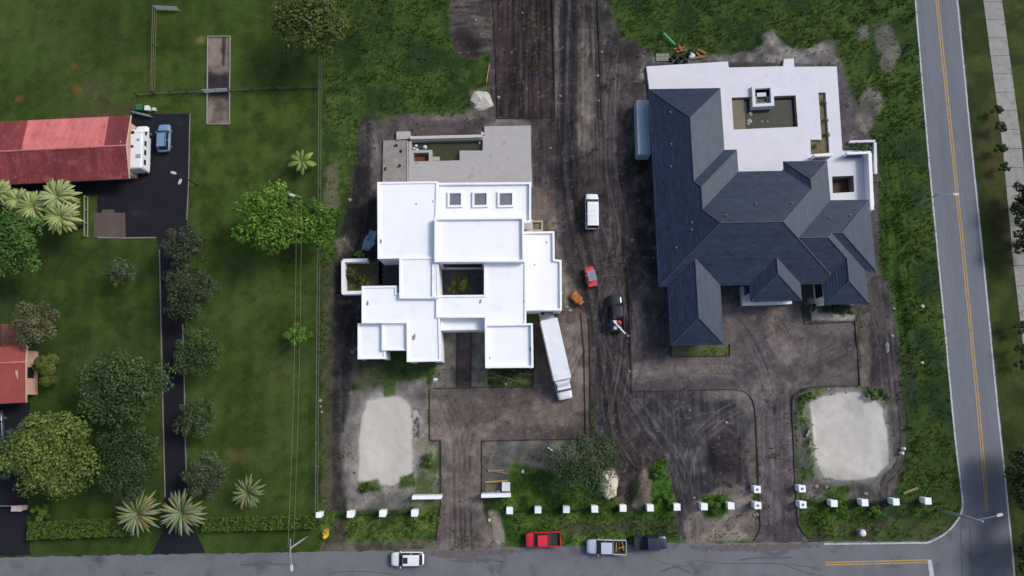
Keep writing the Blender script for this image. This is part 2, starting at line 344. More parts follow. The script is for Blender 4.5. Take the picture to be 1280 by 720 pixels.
# ground round the grey house
layer([(800, 66), (850, 72), (945, 68), (955, 46), (965, 38), (978, 62), (1040, 56), (1054, 86), (1056, 100), (800, 100)], SOILG, 3, 6, 1, .05)
layer([(806, 78), (1050, 78), (1098, 200), (1098, 345), (1082, 385), (830, 440), (806, 120)], (84, 78, 80), 2, 2, 1, 0)
layer([(790, 330), (840, 356), (935, 356), (1000, 380), (1006, 402), (1072, 402), (1074, 484), (990, 486), (935, 492), (790, 490)], lerp2((84, 76, 79), (112, 102, 100), sst(.3, .7, NF*.4+NB*.6)), 1.5, 2, 1, 0)
for poly, c, s in (([(960, 400), (1010, 420), (1050, 440), (1010, 460), (975, 450)], (128, 116, 108), 12), ([(800, 455), (910, 450), (910, 470), (800, 480)], (124, 112, 106), 8), ([(960, 382), (985, 380), (990, 420), (965, 430)], (124, 108, 100), 8), ([(800, 370), (838, 380), (838, 440), (810, 440)], (70, 66, 70), 8), ([(920, 410), (950, 400), (955, 470), (925, 480)], (80, 70, 72), 10), ([(790, 470), (930, 474), (930, 488), (790, 488)], (80, 72, 76), 6)):  # patch west of the long front wing: its cast shadow painted as darker soil
    layer(poly, c, s, 8, .7, 0)
layer([(935, 486), (998, 486), (992, 520), (996, 600), (1000, 660), (1016, 678), (938, 678), (948, 640), (945, 520)], lerp2((82, 74, 77), (110, 101, 101), sst(.25, .75, NSV*.6+NF*.4)), 1, 1, 1, 0)
layer([(785, 492), (935, 489), (944, 515), (947, 612), (905, 612), (860, 640), (870, 680), (848, 680), (842, 640), (815, 590), (800, 548)], lerp2((48, 46, 52), (84, 79, 83), sst(.3, .7, NF*.5+NSV*.5)), 3, 4, 1, 0)
layer([(882, 488), (930, 488), (944, 512), (936, 516), (915, 500), (882, 500)], (118, 110, 104), 4, 4, .8, 0)
layer([(888, 545), (915, 540), (928, 560), (925, 590), (895, 596), (882, 570)], (48, 42, 44), 5, 4, .9, 0)
layer([(930, 560), (945, 520), (947, 610), (936, 600)], (104, 94, 88), 3, 3, .8, 0)
layer([(858, 640), (900, 608), (940, 612), (946, 676), (862, 680), (850, 676)], lerp2((108, 97, 92), (140, 126, 116), sst(.3, .7, NF)), 3, 5, .95, .05); layer([(915, 605), (935, 615), (930, 640), (912, 622)], (150, 138, 128), 3, 3, .8, 0)
layer([(878, 620), (905, 616), (914, 632), (900, 648), (880, 646)], (64, 92, 34), 2, 4, .95, 1.6, .5); layer([(812, 576), (832, 570), (838, 600), (846, 640), (826, 648), (812, 636), (818, 600)], (62, 92, 34), 2, 4, .95, 1.6, .5)
layer([(740, 552), (800, 545), (836, 560), (826, 575), (808, 585), (792, 610), (792, 640), (772, 636), (770, 600), (760, 570)], lerp2((50, 42, 45), (76, 64, 64), sst(.3, .7, NF)), 4, 5, .95, 0)
layer([(806, 584), (814, 600), (812, 628), (798, 638), (790, 632), (798, 612), (798, 594)], (118, 102, 94), 2, 2, .95, 0)
layer([(748, 588), (766, 586), (772, 602), (764, 620), (752, 616)], (196, 186, 166), 1.5, 2, .9, 0)
layer([(1084, 330), (1112, 352), (1120, 400), (1126, 480), (1130, 560), (1118, 622), (1102, 606), (1114, 560), (1108, 492), (1074, 486), (1074, 386), (1086, 378)], lerp2((66, 61, 66), (96, 88, 88), sst(.3, .7, NF*.5+NSV*.5)), 3, 4, 1, .03)
layer([(1076, 395), (1086, 392), (1088, 484), (1076, 484)], (122, 110, 102), 2, 3, .85, 0); layer([(1126, 380), (1140, 376), (1146, 480), (1138, 500), (1130, 460)], (50, 52, 46), 3, 4, .8, .3)
layer([(993, 492), (1050, 484), (1112, 484), (1126, 505), (1128, 585), (1108, 625), (1002, 625), (996, 560)], lerp2((78, 76, 74), (110, 104, 98), sst(.3, .7, NF)), 3, 4, .95, .1, .2)
for poly in ([(996, 500), (1030, 486), (1030, 494), (1012, 502), (1008, 530), (1000, 530)], [(1060, 484), (1100, 484), (1112, 500), (1106, 512), (1085, 492)], [(1006, 530), (1016, 530), (1022, 590), (1014, 600), (1006, 560)], [(1000, 585), (1008, 585), (1008, 600), (1000, 600)], [(1030, 610), (1060, 606), (1062, 650), (1034, 655)], [(1014, 640), (1050, 640), (1055, 662), (1020, 668)], [(1076, 634), (1112, 630), (1112, 655), (1078, 660)]):
    layer(poly, lerp2((46, 70, 30), (84, 104, 46), sst(.35, .65, NF)), 2, 4, .9, 1.5, .45)
layer([(1006, 498), (1060, 484), (1092, 486), (1112, 508), (1116, 582), (1098, 604), (1028, 603), (1010, 575)], (140, 136, 131), 4, 6, .65, 0)
m_pad2 = layer([(1012, 504), (1030, 495), (1060, 490), (1086, 492), (1104, 510), (1110, 545), (1109, 580), (1095, 597), (1060, 600), (1032, 596), (1018, 575)], lerp2((172, 168, 160), (196, 192, 184), sst(.3, .7, NA)), 1.5, 3, 1, 0)
layer([(1034, 530), (1085, 525), (1092, 570), (1050, 582), (1032, 565)], (190, 185, 177), 7, 6, .9, 0)
dd = linedist(PX, PY, smoothline([(1122, 480), (1130, 540), (1124, 580), (1105, 605), (1108, 640), (1116, 650)]))
setcol(sst(1.6, .5, np.abs(dd-4)+(NF-.5))*.8, (40, 38, 40)); setcol(sst(4, 3, dd)*.6, (80, 74, 72))
layer([(1014, 656), (1180, 648), (1192, 656), (1160, 678), (1016, 678)], lerp2((70, 62, 54), (70, 80, 46), sst(.4, .6, NF)), 3, 4, .8, .7, .25)
for cx, cy, r in ((1078, 42, 8), (1106, 48, 12), (1115, 62, 10), (1090, 128, 14), (1080, 148, 12), (1110, 80, 9), (1038, 62, 8)):
    layer([(cx+r*math.cos(a*.7854), cy+1.5*r*math.sin(a*.7854)) for a in range(8)], lerp2((92, 86, 84), (120, 112, 106), sst(.3, .7, NF)), 3, 6, .8, .1)
layer([(1100, 200), (1130, 200), (1145, 480), (1120, 400), (1105, 330)], lerp2((36, 54, 22), (62, 88, 34), sst(.3, .7, NSV)), 6, 8, .7, 1.5, .5)
layer([(1000, 380), (1072, 376), (1072, 402), (1004, 402)], lerp2((58, 58, 50), (96, 90, 80), sst(.4, .6, NF)), 2, 3, .95, .5, .3); layer([(1010, 372), (1020, 372), (1022, 392), (1068, 394), (1068, 400), (1016, 400)], (170, 164, 154), 1.5, 2, .9, 0)
layer([(842, 430), (912, 430), (912, 446), (840, 446)], lerp2((94, 92, 74), (78, 88, 44), sst(.45, .6, NA)), 1, 2, .95, .5, .2)
layer([(1222, 180), (1246, 120), (1256, 240), (1236, 240)], (70, 63, 40), 6, 6, .6, .2)
layer([(1258, 160), (1262, 240), (1240, 250), (1250, 330), (1300, 330), (1300, 160)], (62, 58, 40), 6, 6, .7, .2)
# bordered bed of bare earth in the left lawn
layer([(260.5, 46.5), (287.5, 46.5), (286.5, 155.5), (259.5, 154.5)], lerp2((96, 86, 78), (136, 124, 112), sst(.3, .7, NF)), .6, .5, 1, 0); layer([(261, 92), (287, 94), (287, 124), (261, 124)], (50, 44, 50), 4, 5, .95, 0); layer([(277, 47), (282, 47), (281, 82), (278, 84)], (58, 46, 42), .7, .7, .9, 0)
# fine mottling
gm = np.clip(GR, 0, 1)
COL *= (1+((NF-.5)*.55+(NBL-.5)*.45+(ND-.5)*.35)*gm)[..., None]
COL *= (1+((NCs-.5)*.4+(NBL-.5)*.28+(ND-.5)*.25)*(1-gm)*(1-.75*np.clip(m_pad1+m_pad2, 0, 1)))[..., None]
soilm = np.clip(1-gm*4, 0, 1)*((PX > 404) & (PX < 1140))*(1-np.clip(m_pad1+m_pad2, 0, 1))
rub = sst(.74, .86, noise2(X, Y, .45, 31, 2))*soilm; setcol(rub*.35, (140, 132, 126))
pit = sst(.72, .86, noise2(X, Y, .6, 32, 2))*soilm; setcol(pit*.35, (46, 41, 44))
soilA = np.clip(1-gm*2.5, 0, 1)*((PX > 402) & (PX < 1145) & (PY < 690))*(1-np.clip(m_pad1+m_pad2, 0, 1))
def tyre(pts, n, spread, op, seed):
    g = random.Random(seed); sp_ = smoothline(pts, 5)
    for k in range(n):
        o_ = g.uniform(-spread, spread); q_ = [(a+o_*(1+.3*math.sin(i*.4+k)), b+o_*.25*math.cos(i*.3+k)) for i, (a, b) in enumerate(sp_)]
        x0 = min(p[0] for p in q_)-12; x1 = max(p[0] for p in q_)+12; y0 = min(p[1] for p in q_)-12; y1 = max(p[1] for p in q_)+12
        sel = (PX > x0) & (PX < x1) & (PY > y0) & (PY < y1); dd_ = linedist(PX[sel], PY[sel], q_); w_ = g.uniform(1.1, 1.9)
        m = np.zeros(PX.shape); brk = sst(.3, .5, NA[sel]+.12*g.uniform(-1, 1)); m[sel] = sst(w_, .3, np.abs(dd_-6.2)+(NCs[sel]-.5)*1.2)*brk*op*soilA[sel]
        dark = g.random() < .62; setcol(m, (42, 38, 40) if dark else (122, 114, 110)); HT[sel] -= (.06 if dark else -.03)*m[sel]/op
for pts, n, sp, op in (([(790, 505), (815, 545), (845, 595), (862, 678)], 7, 14, .5), ([(930, 500), (880, 530), (848, 580), (856, 678)], 5, 16, .4), ([(965, 676), (968, 560), (966, 480), (940, 420), (915, 385)], 6, 12, .38), ([(966, 520), (985, 470), (1040, 440), (1060, 425)], 5, 14, .35), ([(800, 470), (870, 462), (930, 470), (960, 520)], 5, 14, .4), ([(577, 682), (578, 560), (600, 520), (680, 500), (720, 440)], 6, 12, .36), ([(577, 682), (577, 600), (572, 540), (556, 500)], 4, 12, .36), ([(725, -30), (722, 120), (730, 240), (752, 330), (770, 430), (760, 520), (790, 580)], 8, 18, .42), ([(780, 90), (776, 200), (790, 300), (770, 400)], 5, 18, .4), ([(700, 400), (704, 470), (690, 530), (620, 535)], 4, 10, .3), ([(1100, 350), (1108, 430), (1118, 520), (1122, 590)], 5, 9, .45), ([(430, 640), (426, 520), (428, 400), (455, 260), (456, 160)], 5, 10, .35), ([(820, 500), (850, 530), (900, 520), (930, 540)], 4, 12, .4), ([(745, 340), (790, 345), (812, 420), (800, 480)], 4, 12, .4)): tyre(pts, max(2, n-1), sp, op*.74, int(pts[0][0]))
wet = sst(.54, .62, noise2(X, Y, 6.5, 41, 5))*soilA; COL *= (1-.34*wet)[..., None]
dry = sst(.58, .68, noise2(X, Y, 3.1, 42, 5))*soilA; COL *= (1+.22*dry)[..., None]
COL *= (1+(noise2(X, Y, .9, 43, 3)-.5)*.55*soilA)[..., None]
lum = COL.mean(-1, keepdims=True); COL = COL*(1-.24*soilA[..., None])+lum*np.array([1., 1., 1.])*.24*soilA[..., None]
SG = soilA*sst(.56, .66, noise2(X, Y, 3.4, 61, 4))*((PX < 470) | (PX > 1000) | (PY > 560) | (PY < 240))
lw = np.clip(gm*3, 0, 1)*(PX < 402); pch = sst(.5, .66, noise2(X, Y, 5.5, 44, 5)); pch2 = sst(.55, .7, noise2(X, Y, 1.4, 45, 4))
COL = COL*(1-.30*(lw*pch)[..., None])+A3((70, 78, 52))*.30*(lw*pch)[..., None]; COL *= (1-.26*lw*pch2)[..., None]
COL *= (1+.07*np.sin((X+NB*2)*2.4)*lw)[..., None]; COL *= 1+lw[..., None]*np.array([.12, .15, -.12]); COL *= 1+(np.clip(gm*1.5, 0, 1)*(PX >= 402))[..., None]*np.array([.10, .18, .02])
COL = np.clip(COL, .004, .8)
# relief
inside = (PX > -55) & (PX < 1335) & (PY > -35) & (PY < 770)
soil = (1-gm)*((PX > 410) & (PX < 1140) & (PY < 650))
HT += soil*((NF-.5)*.14+(NCs-.5)*.07); HT += m_till*(NSV-.5)*.35
def mound(px, py, rx, ry, h):
    global HT
    d = np.sqrt(((PX-px)/rx)**2+((PY-py)/ry)**2)+(NA-.5)*.35; HT += h*sst(1.1, .15, d)*(1+(NCs-.5)*.35)
for a in ((802, 610, 14, 27, .9), (760, 602, 14, 18, 1.1), (905, 568, 24, 28, .8), (776, 560, 22, 16, .5), (925, 622, 20, 16, .4), (590, 30, 26, 24, .5), (585, 62, 22, 14, -.7), (910, 495, 28, 8, .4), (438, 306, 14, 10, .4), (1096, 130, 16, 16, .4), (690, 290, 10, 24, .5), (706, 378, 10, 16, .5), (783, 620, 9, 26, -.5), (1012, 545, 8, 40, .3), (1060, 545, 40, 44, -.25), (482, 552, 30, 48, -.25), (524, 530, 5, 22, .35), (962, 52, 16, 18, .5)): mound(*a)
# level beds for what is paved or built on
PADS = []
def flatten(poly, z, grow=3., soft=4.):
    global HT, GR
    sd_ = sdf(PX, PY, poly); m = sst(grow+soft, grow, sd_); HT = HT*(1-m)+z*m; GR = np.where(sd_ < 2, 0, GR)
ROADS = [(-80, 699), (160, 694), (340, 691), (545, 686.5), (640, 683.5), (860, 679.5), (1030, 677), (1160, 676.5), (1182, 665), (1196, 650), (1202, 632)]
ROADE_L = [(1137.5, -60), (1143, 0), (1160, 200), (1178, 390), (1192, 540), (1199, 600), (1202, 632)]
ROADE_R = [(1192, -60), (1198, 0), (1215.5, 180), (1232, 340), (1247.5, 500), (1258, 600), (1266, 680), (1276, 790)]
STREET = ROADS+[(1266, 680), (1276, 790), (-80, 790)]
AVENUE = ROADE_L+[(1266, 680)]+ROADE_R[:-2][::-1]
DRIVE1 = [(166, 143), (238, 142), (237, 225), (233, 290), (230, 330), (231.5, 450), (233, 560), (235, 625), (246, 668), (257, 691), (189, 693), (204, 665), (206, 620), (204, 440), (199, 310), (196, 296), (120, 296), (122, 244), (-80, 252), (-80, 236), (140, 226)]
DRIVE2 = [(-80, 503), (37, 503), (37, 600), (33, 650), (38, 693.5), (-80, 698)]
def ragged(pl, amp, seed, step=6.):
    g = random.Random(seed); out = []
    for (a, b), (c, d) in zip(pl, pl[1:]+pl[:1]):
        L_ = math.hypot(c-a, d-b); n = max(1, int(L_/step)); out.append((a, b))
        for k in range(1, n):
            t = (k+g.uniform(-.3, .3))/n; o_ = g.gauss(0, amp); out.append((a+(c-a)*t-(d-b)/L_*o_, b+(d-b)*t+(c-a)/L_*o_))
    return out
STREET = ragged(STREET, .7, 1); DRIVE1 = ragged(DRIVE1, .35, 2, 5); DRIVE2 = ragged(DRIVE2, .35, 3, 5); AVENUE = ragged(AVENUE, .3, 4)
for pl in (STREET, AVENUE, DRIVE1, DRIVE2): flatten(pl, -.03)
for pl in ([(474, 160), (668, 155), (668, 460), (447, 460), (447, 404), (425, 370), (425, 322), (470, 320)], [(806, 72), (1056, 72), (1100, 340), (1085, 385), (1000, 380), (905, 435), (838, 435), (826, 360)]): flatten(pl, -.06, 0, 3)
for pl in ([(514, 174), (604, 170), (604, 201), (514, 203)], [(915, 105), (999, 105), (999, 165), (915, 165)], [(1040, 222), (1066, 222), (1066, 240), (1040, 240)]): flatten(pl, -2.2, -1, 3)
GR *= inside
def hgt(x, y):
    i = np.clip(np.searchsorted(GX, x)-1, 0, NX-1); j = np.clip(np.searchsorted(GY, y)-1, 0, NY-1); return HT[i, j]
me = bpy.data.meshes.new('ground'); nv = NX*NY; me.vertices.add(nv)
me.vertices.foreach_set('co', np.stack([X, Y, HT], -1).astype('f').ravel())
ii, jj = np.meshgrid(np.arange(NX-1), np.arange(NY-1), indexing='ij'); a_ = (ii*NY+jj).ravel()
q = np.stack([a_, a_+NY, a_+NY+1, a_+1], -1).astype('i'); nf = len(q)
me.loops.add(nf*4); me.polygons.add(nf); me.loops.foreach_set('vertex_index', q.ravel())
me.polygons.foreach_set('loop_start', np.arange(nf, dtype='i')*4); me.polygons.foreach_set('use_smooth', np.ones(nf, bool)); me.update()
ca = me.color_attributes.new('soil', 'FLOAT_COLOR', 'POINT'); ca.data.foreach_set('color', np.concatenate([COL, (1-.97*np.clip(m_pad1+m_pad2, 0, 1))[..., None]], -1).astype('f').ravel())
me.materials.append(attr_mat('soil_and_turf', 'soil', .97, ns=5, amt=.36, bump=.8, bd=.1))
go = bpy.data.objects.new('ground', me); C.objects.link(go); go['kind'] = 'structure'

# tufts of grass and weeds (nobody could count them)
def blades(name, label, n, dens, hscale, tint, seed, lo, hi, nb=5, wide=.10):
    g = np.random.default_rng(seed); xs = g.uniform(GX[10], GX[-11], n); ys = g.uniform(GY[10], GY[-11], n)
    i = np.clip(np.searchsorted(GX, xs)-1, 0, NX-1); j = np.clip(np.searchsorted(GY, ys)-1, 0, NY-1)
    cl = sst(.42, .62, NA[i, j]*.5+NF[i, j]*.5)
    k = (g.random(n) < dens[i, j]*(.25+.9*cl)); xs, ys, i, j, cl = xs[k], ys[k], i[k], j[k], cl[k]; n = len(xs)
    h = (lo+(hi-lo)*g.random(n)**2)*(.5+cl)*np.clip(HG[i, j]/.35, .4, 1.4)
    base = COL[i, j]*(g.uniform(.7, 1.45, (n, 1)))*np.array(tint); gk = np.clip(1-GR[i, j]*2.5, 0, 1)[:, None]; base = base*(1-gk)+A3((76, 92, 44))*g.uniform(.6, 1.3, (n, 1))*gk
    V = np.zeros((n, nb, 3, 3)); K = np.zeros((n, nb, 3, 3)); a = g.uniform(0, 6.283, (n, nb)); sp = g.uniform(.3, 1., (n, nb))*h[:, None]
    ox = xs[:, None]+g.normal(0, .06, (n, nb)); oy = ys[:, None]+g.normal(0, .06, (n, nb)); z = HT[i, j][:, None]-.01
    wx = -np.sin(a)*wide/2; wy = np.cos(a)*wide/2
    V[:, :, 0] = np.stack([ox+wx, oy+wy, z+0*ox], -1); V[:, :, 1] = np.stack([ox-wx, oy-wy, z+0*ox], -1)
    V[:, :, 2] = np.stack([ox+np.cos(a)*sp, oy+np.sin(a)*sp, z+h[:, None]*g.uniform(.6, 1.1, (n, nb))], -1)
    K[:, :, :, :] = base[:, None, None, :]; K[:, :, 2, :] *= 1.25
    return tri_mesh(name, V.reshape(-1, 3), np.arange(n*nb*3).reshape(-1, 3), K.reshape(-1, 3), label)
def tri_mesh(name, V, Fc, K, label, m=None):
    me = bpy.data.meshes.new(name); me.vertices.add(len(V)); me.vertices.foreach_set('co', V.astype('f').ravel())
    k = Fc.shape[1]; nf = len(Fc); me.loops.add(nf*k); me.polygons.add(nf); me.loops.foreach_set('vertex_index', Fc.astype('i').ravel())
    me.polygons.foreach_set('loop_start', np.arange(nf, dtype='i')*k); me.update()
    ca = me.color_attributes.new('leaf', 'FLOAT_COLOR', 'POINT'); ca.data.foreach_set('color', np.concatenate([np.clip(K, .003, .7), np.ones((len(K), 1))], -1).astype('f').ravel())
    me.materials.append(m or attr_mat('leaf', 'leaf', .45, leaf=.25)); o = bpy.data.objects.new(name, me); C.objects.link(o)
    if label: o['label'] = label
    return o
for o, lb in ((blades('weeds', 'rough green weeds and tall grass over the site', 230000, np.where(HG > .12, GR, 0)*.62+SG*.16, 1, (1.0, 1.05, .9), 3, .16, .6), 0), (blades('lawn_grass', 'short mown lawn grass on the western gardens and verges', 150000, np.where(HG <= .12, GR, 0)*1.3, 1, (1.0, 1.02, .95), 4, .05, .12, 3, .08), 0)):
    o['kind'] = 'stuff'; o['category'] = 'grass'

# clods and crumbs of dug earth
def clods(n, seed):
    g = np.random.default_rng(seed); xs = g.uniform(GX[10], GX[-11], n); ys = g.uniform(GY[10], GY[-11], n)
    i = np.clip(np.searchsorted(GX, xs)-1, 0, NX-1); j = np.clip(np.searchsorted(GY, ys)-1, 0, NY-1); cl = sst(.5, .68, noise2(xs, ys, 2.6, 51, 3))
    k = (g.random(n) < soilA[i, j]*(.05+.95*cl)) & (HT[i, j] > -.055) & (HT[i, j] != -.06); xs, ys, i, j = xs[k], ys[k], i[k], j[k]; n = len(xs); r = .04+.13*g.random(n)**3
    d = np.array([(1, 0, 0), (0, 1, 0), (-1, 0, 0), (0, -1, 0), (0, 0, .8), (0, 0, -.6)], float); V = d[None]*r[:, None, None]*g.uniform(.6, 1.4, (n, 6, 1)); a = g.uniform(0, 6.28, n); cs, sn = np.cos(a)[:, None], np.sin(a)[:, None]
    V = np.stack([V[..., 0]*cs-V[..., 1]*sn+xs[:, None], V[..., 0]*sn+V[..., 1]*cs+ys[:, None], V[..., 2]+HT[i, j][:, None]+.02], -1)
    f = np.array([(0, 1, 4), (1, 2, 4), (2, 3, 4), (3, 0, 4)]); Fc = (f[None]+6*np.arange(n)[:, None, None]).reshape(-1, 3); K = COL[i, j]*g.uniform(.6, 1.5, (n, 1))
    o = tri_mesh('soil_clods', V.reshape(-1, 3), Fc, np.repeat(K, 6, 0), 'crumbs and clods of dug soil across the building site', attr_mat('clod_earth', 'leaf', .97)); o['kind'] = 'stuff'; o['category'] = 'soil'
clods(190000, 8)
# ---------------- roads, drives, pavement
M_ROAD = mat('street_asphalt', alb(108, 109, 114), .9, .35, .13, .25, ns2=9, amt2=.12, stain=(alb(82, 82, 87), .54, .7, .25))
M_AVE = mat('avenue_asphalt', alb(108, 111, 119), .9, .5, .13, .25, ns2=9, amt2=.14, stretch=(1, .07, 1))
M_BLACK = mat('fresh_asphalt', alb(26, 25, 34), .9, .5, .25, .3, ns2=8, amt2=.22, stain=(alb(46, 45, 53), .58, .76, .35))
def struct(o): o['kind'] = 'structure'; return o
struct(MB().prism(PL(STREET), -.25, .004).build('street', M_ROAD)); struct(MB().prism(PL(AVENUE), -.25, .010).build('avenue', M_AVE))
struct(MB().prism(PL(DRIVE1), -.2, .016).build('driveway', M_BLACK)); struct(MB().prism(PL(DRIVE2), -.2, .016).build('driveway', M_BLACK))
M_WL = mat('road_paint_white', alb(184, 186, 190), .8, 3, .14, ns2=14, amt2=.15, stain=(alb(122, 124, 128), .54, .66, 1.6)); M_YL = mat('road_paint_yellow', alb(178, 144, 86), .8, 3, .18, ns2=14, amt2=.15, stain=(alb(130, 120, 104), .55, .68, 1.3))
off = lambda pts, d: [(a+d, b) for a, b in pts]
def line(pts, wd, m, name, z=.018): return struct(strip(pts, wd, z).build(name, m))
line(smoothline(off(ROADE_L, 1.2)+[(1197, 650), (1182, 666.5), (1161, 677.8), (1140, 678.6), (1085, 679.5), (1030, 680)]), .22, M_WL, 'edge_line')
line(off(ROADE_R, -1.6), .2, M_WL, 'edge_line')
ctr = [(1166, -60), (1171, 0), (1189, 170), (1205.5, 330), (1222, 500), (1230, 590), (1233.5, 640)]
for d in (-1.4, 1.4): line(off(ctr, d), .16, M_YL, 'centre_line')
for d in (-1.5, 1.5): line([(1032, 704.6+d), (1100, 703+d), (1160, 701.2+d)], .16, M_YL, 'centre_line', .013)
line([(1162, 699.5), (1165, 722), (1172, 770)], .6, M_WL, 'stop_line', .013)
# tar-filled cracks and skid marks that the street shows
M_TAR = mat('tar_seam', alb(84, 84, 90), .85, 5, .2)
for pts in ([(870, 700), (900, 704), (980, 705), (1030, 712)], [(980, 706), (1010, 716), (1040, 722)], [(410, 719), (425, 715), (460, 714.5), (500, 719)], [(820, 700), (835, 705), (860, 708)], [(1200.5, 655), (1202, 700), (1204, 740)], [(1212, 655), (1216, 740)]):
    line(smoothline(pts), .1, M_TAR, 'crack_seam', .0125 if pts[0][0] < 1100 else .0145)
# mud carried onto the street at the drive mouths
M_MUD = mat('tracked_mud', alb(98, 93, 92), .95, 1.5, .2, ns2=8, amt2=.15); M_MUD2 = mat('old_skid', alb(92, 92, 97), .9, 1.5, .15, ns2=8, amt2=.12)
for poly in ([(542, 688), (640, 686), (655, 690), (600, 697), (556, 698), (536, 694)], [(860, 682), (1010, 679.5), (1025, 683), (960, 690), (900, 689), (868, 687)], [(560, 700), (600, 699), (640, 701), (610, 704), (575, 703)]): struct(MB().sheet(PL(ragged(poly, 1.1, int(poly[0][0]), 3)), .0085).build('mud_track', M_MUD))
for pts, wd_ in (([(955, 690), (970, 693), (985, 688)], .5), ([(925, 700), (950, 697), (990, 697)], .25), ([(570, 696), (590, 699), (615, 700)], .3), ([(826, 715), (845, 709), (862, 716)], .3), ([(300, 706), (340, 705), (372, 707)], .25), ([(180, 716), (192, 716.5)], .3)): struct(strip(smoothline(pts), wd_, .0105).build('skid_mark', M_MUD2))
# pavement on the far side of the avenue, slab by slab
M_SLAB = mat('pavement_concrete', alb(147, 145, 141), .92, 1.2, .14, .2, ns2=10, amt2=.12, rnd=.07, stain=(alb(118, 110, 100), .55, .72, .8))
SWL = [(1226, -20), (1253, 182), (1267, 330), (1290, 520)]
sw = struct(strip_w([P(a+12, b) for a, b in SWL], 3.3, -.035).build('pavement', mat('pavement_bed', alb(70, 66, 60), .95)))
q = [P(a+12, b) for a, b in SWL]; seg = []; tot = 0
for a, b in zip(q[:-1], q[1:]): seg.append((tot, (b-a).length, a, b)); tot += (b-a).length
s_ = 0
while s_+3 < tot:
    def at(t):
        for t0, l, a, b in seg:
            if t <= t0+l: return a+(b-a)*((t-t0)/l), (b-a).normalized()
    c, d = at(s_+1.5); nrm = Vector((-d.y, d.x, 0)); h = d*1.47; k = nrm*1.45
    zt = .03+random.uniform(-.008, .012); px_, py_ = pix(c.x, c.y)
    mb = MB(); mb.hexa([Vector((*(c+i).xy, -.1)) for i in (-h-k, -h+k, h+k, h-k)], [Vector((*(c+i).xy, zt)) for i in (-h-k, -h+k, h+k, h-k)])
    mb.build('slab', M_SLAB, sw, fixn=True); s_ += 3.0
# concrete edging along the drive
M_CONC = mat('weathered_concrete', alb(128, 122, 114), .9, 1.2, .18, .2, ns2=9, amt2=.12)
def edging(pts, wd, z, name='kerb', m=None):
    qs = [P(a, b) for a, b in pts]; mb = MB()
    for a, b in zip(qs[:-1], qs[1:]): mb.beam(Vector((a.x, a.y, z-.1)), Vector((b.x, b.y, z-.1)), wd, .2)
    return struct(mb.build(name, m or M_CONC))
edging([(199.5, 312), (202, 440), (205, 560), (206.5, 622)], .16, .07); edging([(228.5, 405), (230, 450), (232, 560), (233.5, 600)], .16, .06)
edging([(237.5, 142), (236, 225), (233.5, 275)], .14, .05); edging([(122, 297), (160, 297.5), (195, 297)], .2, .1)

# ---------------- white flat-roofed house
M_WR = mat('white_roof_membrane', (.80, .81, .82), .75, .5, .022, .05, ns2=6, amt2=.02, stain=((.69, .695, .69), .55, .8, .45)); M_WW = mat('white_stucco', (.76, .76, .76), .85, 1.5, .04, .1, stain=((.55, .54, .52), .62, .85, .7))
M_GL = mat('window_glass', (.015, .018, .022), .06, spec=.6); M_FR = mat('dark_window_frame', (.03, .03, .035), .5); M_RUST = mat('rust_stain', alb(150, 138, 126), .9, 4, .3)
M_SEAM = mat('membrane_lap', (.785, .795, .81), .75, .8, .02)
wc = P(560, 350); wh = thing('white_house', 'large white flat-roofed modern house with stepped roof levels and square skylights', 'house', (wc.x, wc.y, 0))
def window(h, a, b, t0, t1, z0, z1, frame=M_FR, proud=.06):
    """opening on the wall from a to b (outside on the right hand side)"""
    a, b = Vector((a[0], a[1], 0)), Vector((b[0], b[1], 0)); d = (b-a); L_ = d.length; d.normalize(); n = Vector((d.y, -d.x, 0))
    A_, B_ = a+d*L_*t0, a+d*L_*t1; up = Vector((0, 0, 1)); fr = MB()
    for p, q_ in ((A_+up*z0, A_+up*z1), (B_+up*z0, B_+up*z1)): fr.beam(p+n*proud/2, q_+n*proud/2, .08, proud, up=d)
    for zz in (z0, z1): fr.beam(A_+up*zz+n*proud/2, B_+up*zz+n*proud/2, proud+.01, .09)
    o = fr.build('window', frame, h)
    pn = MB(); e = n*.03; pn.hexa([A_+up*z0-e, B_+up*z0-e, B_+up*z0+e, A_+up*z0+e], [A_+up*z1-e, B_+up*z1-e, B_+up*z1+e, A_+up*z1+e]); pn.build('pane', M_GL, o, fixn=True)
    return o
def block(pxs, h, par=.16, wins=(), low=0.):
    top = [Vector((p.x, p.y)) for p in PL(pxs, h)]; ins = inset(top, .28)
    ar = sum(top[i].x*top[(i+1) % len(top)].y-top[(i+1) % len(top)].x*top[i].y for i in range(len(top)))
    ccw = top if ar > 0 else top[::-1]
    wall = inset(ccw, .04)
    MB().prism(wall, -.05, h-par-.12).build('wall', M_WW, wh)
    r = MB().prism(inset(ccw, .1), h-par-.1, h-par).build('roof', M_WR, wh)
    MB().prism(ccw, h-par-.3, h, [ins]).build('parapet', M_WR, r, bevel=0)
    xs_ = [p.x for p in ins]; ys_ = [p.y for p in ins]
    if len(pxs) == 4:
        for k in range(1, int((max(ys_)-min(ys_))/1.9)+1):
            y = min(ys_)+k*1.9
            if y < max(ys_)-.4: MB().box(((min(xs_)+max(xs_))/2, y, h-par+.004), (max(xs_)-min(xs_)-.3, .09, .012)).build('membrane_seam', M_SEAM, r)
    for (i, t0, t1, z0, z1) in wins: window(wh, wall[i % len(wall)], wall[(i+1) % len(wall)], t0, t1, z0, z1)
    return r
HX = {}
block([(472, 323.5), (545, 322), (547.5, 226.5), (471.5, 227.5)], 5.3, wins=[(3, .1, .35, 1, 3), (3, .6, .9, 1, 3), (2, .1, .5, .4, 3.2)])
r2 = block([(546, 278), (664, 278), (664, 227.5), (546, 228.5)], 4.9, .45, wins=[(2, .1, .5, .3, 3), (2, .6, .95, .3, 3)])
